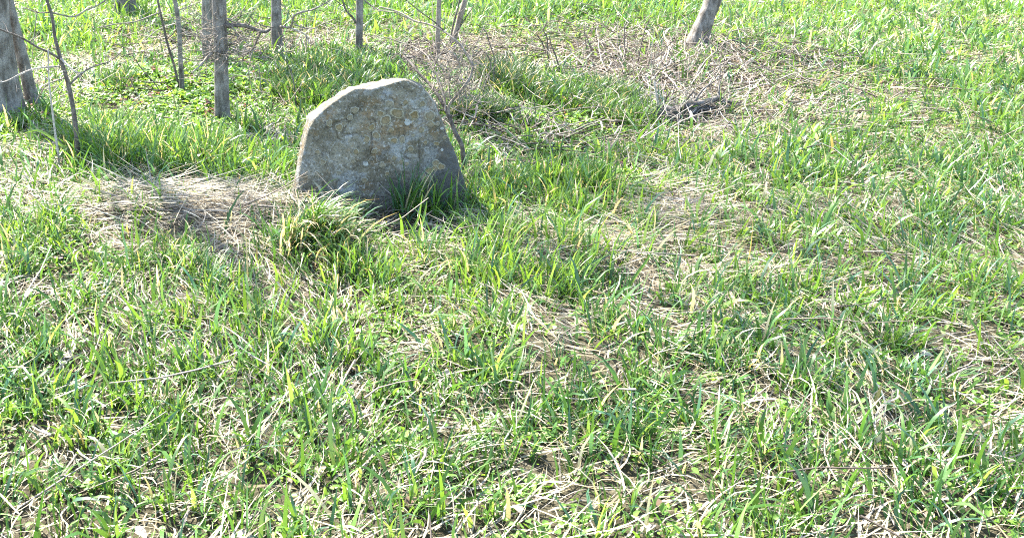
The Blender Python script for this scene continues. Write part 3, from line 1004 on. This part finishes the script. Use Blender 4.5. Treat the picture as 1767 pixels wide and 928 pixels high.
# fallen wood on the right
lg = onground(1122, 214)
fl = empty('fallen_limb', lg)
tag(fl, 'forked weathered grey limb lying on the ground by the brushwood', 'fallen limb')
branch(fl, 'limb', [(1118, 214), (1130, 206), (1146, 194), (1165, 187), (1185, 183), (1210, 178), (1240, 170)], lg.y, 6, 9, M_barkdark, 9, .2, [0, .03, .06, .1, .14, .18, .24], sides=10)
branch(fl, 'branch', [(1132, 204), (1135, 180), (1132, 160), (1128, 140)], lg.y + .03, 4.5, 2, M_stick, 4, .15)
branch(fl, 'branch', [(1148, 194), (1142, 212), (1132, 228), (1120, 240)], lg.y + .02, 3.6, 2, M_stick, 2, .12, [0, -.04, -.1, -.14])
BRUSH = [((1075, 150), 'low tangle of grey bare twigs between the wide tussock and the slanting dark shoot'),
         ((1130, 130), 'knee-high tangle of pale bare twigs in front of the bleached root flare'),
         ((1185, 165), 'arching heap of bare twigs rising behind the rotten log'),
         ((1160, 205), 'thicket of bare twigs growing over the forked fallen limb'),
         ((1230, 130), 'loose bare twig tangle past the dark trunk beside open grass')]
for (bx_, by_), lab in BRUSH:
    b0 = onground(bx_, by_)
    br = empty('bare_brush', b0)
    tag(br, lab, 'brush', 'bare brush on the litter')
    for k in range(7):
        st = b0 + Vector((random.gauss(0, .09), random.gauss(0, .09), 0)); st.z = g1(st.x, st.y) - .01
        mb = MB()
        twig(mb, st, Vector((random.gauss(0, .9), random.gauss(0, .7), random.uniform(.25, 1.1))), random.uniform(.18, .42), random.uniform(.0028, .0048), 2, .34, 3, 5, random.uniform(-.08, .05))
        mb.build('twig', random.choice([M_twig, M_twig, M_stick, M_twigdark]), br)
bl_ = onground(1150, 214)
rl = empty('rotten_log', bl_)
tag(rl, 'low dark rotten log lying in the brushwood behind the forked limb', 'log')
a_ = onground(1136, 220) + Vector((0, .08, .02)); b_ = onground(1240, 205) + Vector((0, .1, .04))
mb = MB(); cc_ = [a_.lerp(b_, i / 30) + Vector((0, 0, .02 * math.sin(i * .4))) for i in range(31)]
mb.tube(cc_, [.048 + .016 * noise.noise(p * 12) for p in cc_], 18, .3)
mb.build('log_body', M_barkdark, rl)
mb = MB()
for i in range(22):
    p0 = random.choice(cc_); twig(mb, p0, Vector((random.gauss(0, .6), -.5, random.uniform(.1, 1))), random.uniform(.1, .25), .003, 1, .3, 2, 4)
mb.build('broken_twigs', M_stick, rl)['kind'] = 'stuff'
STK = [((1040, 128), (1000, 100), 3.5, 'dark stick lying across straw at the edge of the brushwood'),
       ((1105, 160), (1165, 118), 3.0, 'long pale stick slanting up through the brushwood'),
       ((1090, 172), (1175, 112), 2.4, 'thin bleached stick leaning over the brushwood litter'),
       ((1130, 150), (1195, 140), 2.6, 'bleached stick lying level below the dark trunk'),
       ((1060, 190), (1125, 140), 2.2, 'pale stick running along the end of the wide tussock'),
       ((1178, 125), (1184, 70), 2.6, 'short upright grey stick propped near the bleached root flare'),
       ((1150, 235), (1198, 205), 3.0, 'pale stick lying beneath the forked limb'),
       ((1010, 148), (1075, 128), 2.4, 'brown stick lying behind the wide tussock'),
       ((990, 122), (1020, 96), 5.0, 'thick short dark branch piece on straw'),
       ((1110, 95), (1170, 78), 2.4, 'thin grey stick at the foot of the fresh grass by the root flare'),
       ((640, 96), (735, 90), 3.0, 'long dark stick lying behind the gravestone on twiggy ground'),
       ((650, 108), (700, 122), 2.2, 'grey stick lying just behind the gravestone top'),
       ((812, 200), (880, 150), 2.0, 'thin pale stick leaning across the small tussock'),
       ((170, 385), (140, 392), 1.6, None), ((1150, 350), (1198, 372), 5.0, 'thick bleached stalk lying in laid straw'),
       ((1138, 345), (1192, 380), 3.5, 'narrow bleached stalk lying alongside the thick stalk in straw')]
MARKS = [((1196, 84), 'the bleached root flare'), ((1125, 210), 'the fork of the weathered limb'), ((1215, 200), 'the rotten log'), ((1060, 170), 'the wide bright tussock'),
         ((1100, 110), 'the long slanting dark shoot'), ((1000, 100), 'the thick dark branch piece'), ((1270, 120), 'the open grass past the dark trunk'),
         ((754, 100), 'the straight tan stem'), ((780, 96), 'the leaning tan stem'), ((619, 100), 'the slender blue-grey trunk'), ((700, 132), 'the gravestone top'), ((800, 150), 'the leafless shrub')]


def stick_words(px, py, an, ln, w):
    tone = 'bleached' if random.random() < .4 else ('grey' if random.random() < .6 else 'dark')
    shape = random.choice(['straight', 'crooked', 'forked'])
    size = ('thin ' if w < 2.3 else 'medium ' if w < 3.0 else 'stout ') + ('short ' if ln < 50 else 'long ')
    sl = abs(math.degrees(math.atan2(math.sin(an), abs(math.cos(an)))))
    lie = 'lying level' if sl < 25 else 'slanting' if sl < 60 else 'pointing away'
    mk = min(MARKS, key=lambda m: math.hypot(m[0][0] - px, (m[0][1] - py) * 2))[1]
    return f'{size}{shape} {tone} stick {lie} by {mk}'


SEEN = set()


def unique_words(*a):
    for _ in range(40):
        t = stick_words(*a)
        if t not in SEEN: break
    SEEN.add(t)
    return t


for i in range(70):
    px = random.uniform(1020, 1290); py = random.uniform(85, 225)
    an = random.uniform(-2.6, .5); ln = random.uniform(35, 95); w = random.uniform(1.8, 3.6)
    STK.append(((px, py), (px + math.cos(an) * ln, py + math.sin(an) * ln * .5), w, unique_words(px, py, an, ln, w)))
for i in range(14):
    px = random.uniform(640, 830); py = random.uniform(95, 135)
    an = random.uniform(-3.1, 0); ln = random.uniform(30, 70); w = random.uniform(1.6, 2.6)
    STK.append(((px, py), (px + math.cos(an) * ln, py + math.sin(an) * ln * .4), w, unique_words(px, py, an, ln, w)))
for a, b_, w, lab in STK:
    if lab is None: continue
    A = onground(*a); B = onground(*b_)
    if (B - A).length > 1.2: B = A + (B - A).normalized() * 1.2
    A.z += .02; B.z += random.uniform(.03, .10)
    L = (B - A).length
    pts = [A.lerp(B, i / 6) + rvec(.004 if 'straight' in lab else .02 if 'crooked' in lab else .008) for i in range(7)]
    c = catmull(pts, 3)
    r0 = w * .5 * A.length / F
    mb = MB(); mb.tube(c, [r0 * (1 - .5 * i / len(c)) for i in range(len(c))], 7, .1)
    for k in range(1):
        i = random.randint(5, len(c) - 5)
        twig(mb, c[i], (B - A).normalized() + rvec(.5), L * (.5 if 'forked' in lab else .16), r0 * (.75 if 'forked' in lab else .4), 0, .3, 0, 4)
    o = mb.build('fallen_stick', M_stick if 'pale' in lab or 'bleached stick' in lab or 'bleached stalk' in lab else (M_twigdark if 'dark stick' in lab or 'dark branch piece on' in lab else M_twig), None, A)
    tag(o, lab, 'stick', 'sticks fallen in the brushwood and straw')


# ==================================================================== TUSSOCKS
def tussock(px, py, rx, ry, n, L, W, label, fresh=.2, lean=None, out=.5, dark=1.0, S=4, curve=(.5, 1.5), name='grass_tussock', dry=.06):
    c0 = onground(px, py)
    xl, _ = flat(px - rx, py); _, yt = flat(px, py - ry); _, yb = flat(px, py + ry)
    wx = c0.x - xl; wy = (yt - yb) / 2
    a = rng.uniform(0, 6.283, n); q = np.sqrt(rng.random(n))
    x = c0.x + np.cos(a) * q * wx; y = c0.y + np.sin(a) * q * wy
    # bunch into tufts
    nt_ = max(5, n // 22)
    ta = rng.uniform(0, 6.283, nt_); tq = np.sqrt(rng.random(nt_))
    tx = c0.x + np.cos(ta) * tq * wx; ty = c0.y + np.sin(ta) * tq * wy
    k = rng.integers(0, nt_, n)
    x = tx[k] + rng.normal(0, .03, n); y = ty[k] + rng.normal(0, .03, n)
    ok = ~in_stone(x, y); x, y, k = x[ok], y[ok], k[ok]; n = len(x)
    phi = np.arctan2(y - ty[k], x - tx[k]) + rng.normal(0, .6, n)
    if lean is not None:
        lx, ly, ls = lean
        phi = np.arctan2(np.sin(phi) + ly * ls, np.cos(phi) + lx * ls)
    LL = L * rng.uniform(.45, 1.15, n)
    t0 = np.abs(rng.normal(.12, .2, n)) * out / .5
    cv = rng.uniform(curve[0], curve[1], n)
    col = greens(n, np.full(n, fresh), .4) * dark
    dr = (rng.random(n) < dry)[:, None]
    col = np.where(dr, np.array([.44, .39, .27]) * rng.uniform(.6, 1.1, (n, 1)), col)
    V, tpl, cc = blades(x, y, LL, W * rng.uniform(.6, 1.3, n), phi, t0, cv, col, S, tipc=col * np.array([1.2, 1.1, .9]))
    V = V - np.array(c0)[None, None, :]
    o = link_mesh(name, np_mesh(name, V, tpl, cc, True), M_grass, None, c0)
    tag(o, label, 'grass', 'grass tussocks')
    return o


TUSS = []
TUSS.append(tussock(555, 150, 95, 40, 4860, 0.155, 0.0054, 'broad dense dark green tussock directly behind the gravestone top', .08, dark=.72))
TUSS.append(tussock(640, 118, 45, 18, 1080, 0.138, 0.0056, 'green tussock at the foot of the slender blue-grey trunk', .2))
TUSS.append(tussock(872, 150, 40, 26, 2295, 0.172, 0.0058, 'tall dark tussock right of the leafless shrub, behind bare litter', .04, dark=.55))
TUSS.append(tussock(825, 205, 42, 16, 1755, 0.149, 0.0054, 'small spreading tussock beside the stem of the leafless shrub', .08, dark=.7))
TUSS.append(tussock(950, 178, 55, 30, 1620, 0.127, 0.0054, 'dark tussock of fine blades joined to leafy weeds', .08, dark=.7))
TUSS.append(tussock(1045, 185, 66, 36, 2835, 0.144, 0.0054, 'wide bright tussock ending at the brushwood', .25, dark=.8))
TUSS.append(tussock(210, 148, 20, 10, 432, 0.115, 0.0056, 'little round tussock in leafy ground cover by the straight sapling', .12, dark=.7))
TUSS.append(tussock(265, 284, 130, 26, 850, .22, .0080, 'tall broad-bladed grass stand spreading right from the crooked sapling', .35, (.3, -.1, .5), .6, S=5, curve=(.2, 1.5)))
TUSS.append(tussock(185, 258, 60, 24, 440, .21, .0080, 'clump of wide leaning blades around the crooked sapling', .25, (.2, -.1, .4), .6, S=5, curve=(.3, 1.6)))
TUSS.append(tussock(365, 300, 70, 26, 420, .20, .0072, 'clump of long blades left of the gravestone above laid straw', .4, (-.2, -.2, .4), .6, S=5, curve=(.3, 1.7)))
TUSS.append(tussock(465, 285, 42, 45, 230, .15, .0062, 'thin stand of fresh blades against the lit edge of the gravestone', .6, None, .5, S=5))
TUSS.append(tussock(545, 418, 48, 24, 420, .24, .0062, 'arching clump falling forward from the lower left corner of the gravestone', .2, (.9, -.6, 1.2), 1.5, S=5, curve=(1.0, 2.0), dry=.3))
TUSS.append(tussock(745, 372, 62, 10, 190, .23, .0064, 'dark shaded blades growing along the foot of the gravestone', .15, (.1, -.3, .4), .5, S=5, curve=(.2, 1.2)))
TUSS.append(tussock(825, 345, 22, 20, 120, .15, .0052, 'bright tuft at the lower right corner of the gravestone', .7, None, .5, S=5))
TUSS.append(tussock(955, 345, 120, 36, 620, .17, .0072, 'loose stand of upright fresh blades to the right of the gravestone', .5, (.2, 0, .3), .5, S=5, curve=(.1, 1.1)))
TUSS.append(tussock(1105, 280, 75, 20, 330, .10, .0055, 'row of short upright blades in front of the forked fallen limb', .55, None, .35, S=4, curve=(.1, .9)))
TUSS.append(tussock(890, 470, 170, 42, 460, .18, .0068, 'fresh foreground blades over pale straw below the gravestone', .65, (.4, .1, .5), .6, S=5, curve=(.2, 1.4)))
TUSS.append(tussock(600, 480, 60, 22, 160, .16, .0060, 'bright blades at the end of the gravestone shadow', .6, (.3, -.2, .4), .5, S=5, curve=(.2, 1.3)))
TUSS.append(tussock(330, 465, 100, 32, 190, .13, .0065, 'scattered wide blades in the near grass below the laid straw', .6, (.2, 0, .3), .6, S=5))
TUSS.append(tussock(60, 425, 80, 55, 300, .12, .0068, 'patch of fresh broad blades left of the laid straw', .6, (.3, -.2, .3), .7, S=5))


# single long blades that stand out
def long_blade(path, w, col, label):
    b = onground(*path[0])
    P = [b] + [at_depth(px, py, b.y + .03 * i) for i, (px, py) in enumerate(path[1:], 1)]
    c = catmull(P, 5); m = len(c)
    vs = []; fa = []
    wv = w * .5 * b.length / F
    for i, p in enumerate(c):
        d = (c[min(i + 1, m - 1)] - c[max(i - 1, 0)]).normalized()
        sd = d.cross(Vector((0, -1, .3))).normalized()
        f = math.sin(math.pi * min(1, .25 + .75 * i / (m - 1))) ** .6 if i < m - 1 else .03
        keel = d.cross(sd).normalized() * wv * .35
        vs += [p - sd * wv * f, p - keel * f, p + sd * wv * f]
    for i in range(m - 1):
        a = i * 3
        fa += [(a, a + 1, a + 4, a + 3), (a + 1, a + 2, a + 5, a + 4)]
    me = bpy.data.meshes.new('long_blade')
    me.from_pydata([v - b for v in vs], [], fa)
    ca = me.color_attributes.new('tint', 'FLOAT_COLOR', 'POINT')
    ca.data.foreach_set('color', np.tile(np.array([*col, 1]), len(vs)).astype(np.float32))
    me.polygons.foreach_set('use_smooth', [True] * len(fa))
    me.update()
    host = min(TUSS, key=lambda o: (o.location - b).length)
    o = link_mesh('long_blade', me, M_grass, host, b)
    o['label'] = label


long_blade([(962, 408), (985, 382), (1015, 355), (1056, 316)], 7, (.12, .24, .035), 'long wide bright blade slanting up over the near grass right of the gravestone')
long_blade([(702, 452), (690, 440), (668, 425), (648, 412)], 7, (.11, .23, .03), 'bright wide blade slanting left in the shadow of the gravestone')
long_blade([(712, 430), (708, 405), (722, 375), (729, 334)], 5, (.12, .23, .03), 'bright upright blade in front of the stone foot')
long_blade([(722, 440), (722, 405), (732, 372), (737, 345)], 5, (.14, .25, .03), 'yellow-green upright blade beside the bright upright blade at the stone foot')
long_blade([(640, 345), (641, 315), (643, 290), (645, 272)], 4, (.07, .15, .03), 'single green blade standing against the middle of the gravestone face')
long_blade([(560, 352), (575, 336), (600, 318), (620, 316), (626, 340)], 4, (.06, .13, .05), 'arched thin blade bending over the lower left of the gravestone face')
long_blade([(826, 368), (800, 345), (780, 328), (763, 318)], 4, (.16, .20, .06), 'pale blade leaning left across the lower right corner of the gravestone')
long_blade([(205, 352), (180, 335), (155, 316), (134, 306)], 7, (.30, .30, .17), 'pale dry broad blade lying up-left above the laid straw')
long_blade([(905, 420), (920, 408), (935, 392), (980, 372)], 5, (.10, .2, .04), 'blue-green long blade in the near grass')
long_blade([(955, 500), (975, 475), (995, 450), (1012, 432)], 6, (.12, .24, .03), 'fresh slanting blade in the strawy near grass')
long_blade([(1080, 505), (1095, 478), (1112, 455), (1125, 435)], 6, (.11, .22, .03), 'upright fresh blade over laid straw in the near grass')
long_blade([(275, 315), (262, 290), (265, 262), (272, 225)], 6, (.08, .17, .04), 'tall broad blade rising left of the tall grass stand')
long_blade([(372, 315), (372, 290), (372, 262)], 6, (.06, .14, .06), 'stiff blue-green blade under the bristling trunk')
long_blade([(150, 285), (120, 262), (85, 235), (62, 225), (35, 232)], 5, (.14, .24, .04), 'long arching bright blade leaning left from the crooked sapling')


# ==================================================================== GRASS, STRAW, WEEDS, LITTER
def grass_field():
    # clumped green blades
    x, y = scatter(21500, far=1.15)
    g, h, s, c, t = fields(x, y)
    keep = rng.random(len(x)) < np.clip(g * (.35 + 1.1 * vnoise(x, y, .13, 31)), 0, 1.1) / 1.1
    x, y, g, h = x[keep], y[keep], g[keep], h[keep]
    cnt = rng.integers(7, 22, len(x))
    idx = np.repeat(np.arange(len(x)), cnt)
    n = len(idx)
    fresh = np.clip(.45 + .5 * (vnoise(x, y, .6, 12) - .5) * 2 + .25 * (y > 6.5) + .1 * (y < 3.2), 0, 1)
    far = np.clip(y[idx] / 4.2, .75, 2.0)
    bx = x[idx] + rng.normal(0, .026, n) * far; by = y[idx] + rng.normal(0, .026, n) * far
    ok = ~in_stone(bx, by)
    idx, bx, by, far = idx[ok], bx[ok], by[ok], far[ok]; n = len(idx)
    phi = np.arctan2(by - y[idx], bx - x[idx]) + rng.normal(0, .7, n)
    L = h[idx] * rng.uniform(.4, 1.25, n) * (1 + .25 * (rng.random(n) < .08))
    W = .0058 * rng.uniform(.45, 1.5, n) * far ** .6
    big = rng.random(n) < .19
    L = np.where(big, L * 1.8, L * 1.0); W = np.where(big, W * 1.7, W)
    col = greens(n, fresh[idx])
    V, tpl, cc = blades(bx, by, L, W, phi, np.abs(rng.normal(.2, .32, n)), rng.uniform(.1, 1.9, n), col, 4)
    o = link_mesh('grass', np_mesh('grass', V, tpl, cc), M_grass)
    tag(o, 'fresh green spring grass growing in uneven clumps across the ground', 'grass', kind='stuff')
    print('grass blades', n)


def straw_field():
    x, y = scatter(230000, far=1.1)
    g, h, s, c, t = fields(x, y)
    keep = rng.random(len(x)) < np.clip(s, 0, 1.25) / 1.25
    x, y, s = x[keep], y[keep], s[keep]
    ok = ~in_stone(x, y); x, y, s = x[ok], y[ok], s[ok]
    n = len(x)
    far = np.clip(y / 4.2, .8, 2.0)
    # laid straw lies along the mat; elsewhere the lie wanders
    w = np.clip(wblob(x, y, 300, 368, 260, 42) + wblob(x, y, 1120, 400, 120, 60) * .8, 0, 1)
    ang = 6.283 * vnoise(x, y, .8, 21) * 1.5
    phi = np.where(rng.random(n) < w * .9, -.18 + rng.normal(0, .28, n) + math.pi * (rng.random(n) < .35), ang + rng.normal(0, .55, n))
    L = rng.uniform(.04, .19, n) * (1 + .9 * w)
    W = .0031 * rng.uniform(.4, 1.9, n) * far ** .6
    zo = rng.random(n) ** 1.5 * (.02 + .035 * np.clip(s, 0, 1.2))
    pale = np.array([.50, .44, .31]); grey = np.array([.30, .265, .215]); tan = np.array([.38, .30, .175])
    r = rng.random((n, 1)); q = rng.random((n, 1))
    col = np.where(q < .5, pale, np.where(q < .8, grey, tan)) * (.45 + .55 * r)
    V, tpl, cc = blades(x, y, L, W, phi, rng.uniform(1.15, 1.62, n), rng.uniform(-.2, .45, n), col, 4, zo, bend=.5 * (1 - .75 * w))
    o = link_mesh('dry_straw', np_mesh('dry_straw', V, tpl, cc), M_straw)
    tag(o, 'bleached dead grass laid flat between the green blades', 'straw', kind='stuff')
    print('straw', n)


def weeds():
    x, y = scatter(36000, far=.8)
    g, h, s, c, t = fields(x, y)
    keep = rng.random(len(x)) < np.clip(c, 0, 1.3) / 1.3
    x, y, c = x[keep], y[keep], c[keep]
    cnt = rng.integers(8, 20, len(x))
    idx = np.repeat(np.arange(len(x)), cnt); n = len(idx)
    px = x[idx] + rng.normal(0, .028, n); py = y[idx] + rng.normal(0, .028, n)
    ok = ~in_stone(px, py); idx, px, py = idx[ok], px[ok], py[ok]; n = len(idx)
    hz = rng.random(n) ** .7 * (.015 + .055 * np.clip(c[idx], 0, 1) * rng.random(len(x))[idx])
    pz = gh(px, py) + .006 + hz
    s_ = rng.uniform(.006, .0145, n) * np.clip(py / 4.5, .8, 1.7)
    phi = rng.uniform(0, 6.283, n)
    tilt = rng.normal(.15, .5, n); roll = rng.normal(0, .4, n)
    d = np.stack([np.cos(phi) * np.cos(tilt), np.sin(phi) * np.cos(tilt), np.sin(tilt)], 1)
    w = np.stack([-np.sin(phi) * np.cos(roll), np.cos(phi) * np.cos(roll), np.sin(roll)], 1)
    up = np.cross(d, w)
    P = np.stack([px, py, pz], 1)
    s1 = s_[:, None]
    V = np.stack([P - d * s1, P - d * s1 * .3 + w * s1 * .75 + up * s1 * .25, P + d * s1 * .55 + w * s1 * .6 + up * s1 * .2, P + d * s1 * 1.1 - up * s1 * .15,
                  P + d * s1 * .55 - w * s1 * .6 + up * s1 * .2, P - d * s1 * .3 - w * s1 * .75 + up * s1 * .25], 1)
    tpl = [(0, 1, 2, 3), (0, 3, 4, 5)]
    f = rng.random((n, 1))
    col = np.array([.075, .17, .025]) * (1 - f) + np.array([.17, .29, .05]) * f
    pr = (rng.random(len(x)) < .07)[idx] & (hz > .03)
    col = np.where(pr[:, None], np.array([.17, .095, .10]) * (.7 + .6 * f), col)
    o = link_mesh('leafy_weeds', np_mesh('leafy_weeds', V, tpl, col), M_leaf)
    tag(o, 'low leafy weeds with tiny rounded leaves carpeting the ground', 'weeds', kind='stuff')
    print('weed leaves', n)


def litter():
    # twigs
    x, y = scatter(60000, far=.35)
    g, h, s, c, t = fields(x, y)
    keep = (rng.random(len(x)) < np.clip(t, 0, 1) * .8) & ~in_stone(x, y)
    x, y = x[keep], y[keep]; n = len(x)
    L = rng.uniform(.07, .45, n) * rng.uniform(.4, 1, n); r = rng.uniform(.0013, .0052, n)
    phi = rng.uniform(0, 6.283, n); el = np.abs(rng.normal(.08, .25, n))
    K = 4
    V = np.zeros((n, K * 3, 3))
    hx = np.zeros(n); hy = np.zeros(n); hz = np.zeros(n)
    z0 = gh(x, y) + .006 + rng.random(n) ** 2 * .09
    for k in range(K):
        cx = x + hx; cy = y + hy; cz = np.maximum(z0 + hz, gh(cx, cy) + .004)
        rr = r * (1 - .2 * k)
        for j in range(3):
            a = 2.094 * j + .5
            V[:, k * 3 + j, 0] = cx - np.sin(phi) * math.cos(a) * rr
            V[:, k * 3 + j, 1] = cy + np.cos(phi) * math.cos(a) * rr
            V[:, k * 3 + j, 2] = cz + math.sin(a) * rr
        phi = phi + rng.normal(0, .25, n); el = el + rng.normal(0, .12, n)
        hx = hx + np.cos(phi) * np.cos(el) * L / (K - 1); hy = hy + np.sin(phi) * np.cos(el) * L / (K - 1); hz = hz + np.sin(el) * L / (K - 1)
    tpl = [(k * 3 + j, k * 3 + (j + 1) % 3, k * 3 + 3 + (j + 1) % 3, k * 3 + 3 + j) for k in range(K - 1) for j in range(3)]
    q = rng.random((n, 1)); f = rng.random((n, 1))
    col = np.where(q < .38, np.array([.40, .35, .295]), np.where(q < .8, np.array([.22, .18, .145]), np.array([.085, .068, .055]))) * (.65 + .5 * f)
    o = link_mesh('twig_litter', np_mesh('twig_litter', V, tpl, col, True), M_dead)
    tag(o, 'tangle of small dead twigs lying on bare ground', 'twigs', kind='stuff')
    # fallen leaves
    x, y = scatter(26000, far=.6)
    g, h, s, c, t = fields(x, y)
    keep = (rng.random(len(x)) < np.clip(t * .7 + c * .12 + .03, 0, 1)) & ~in_stone(x, y)
    x, y = x[keep], y[keep]; n = len(x)
    s1 = rng.uniform(.008, .024, n)[:, None]
    phi = rng.uniform(0, 6.283, n); tl = rng.normal(0, .35, n)
    d = np.stack([np.cos(phi) * np.cos(tl), np.sin(phi) * np.cos(tl), np.sin(tl)], 1)
    w = np.stack([-np.sin(phi), np.cos(phi), rng.normal(0, .3, n)], 1)
    up = np.cross(d, w)
    P = np.stack([x, y, gh(x, y) + .012 + rng.random(n) * .012], 1)
    V = np.stack([P - d * s1, P - d * s1 * .2 + w * s1 * .6 + up * s1 * .35, P + d * s1 * .6 + w * s1 * .4 + up * s1 * .2, P + d * s1 * 1.1,
                  P + d * s1 * .6 - w * s1 * .4 + up * s1 * .3, P - d * s1 * .2 - w * s1 * .6 + up * s1 * .2], 1)
    q = rng.random((n, 1)); f = rng.random((n, 1))
    col = np.where(q < .5, np.array([.33, .25, .18]), np.where(q < .8, np.array([.42, .36, .30]), np.array([.16, .11, .075]))) * (.6 + .6 * f)
    o = link_mesh('fallen_leaves', np_mesh('fallen_leaves', V, [(0, 1, 2, 3), (0, 3, 4, 5)], col), M_dead)
    tag(o, 'curled brown fallen leaves among the twigs', 'leaves', kind='stuff')
    print('litter', n)


grass_field()
straw_field()
weeds()
litter()
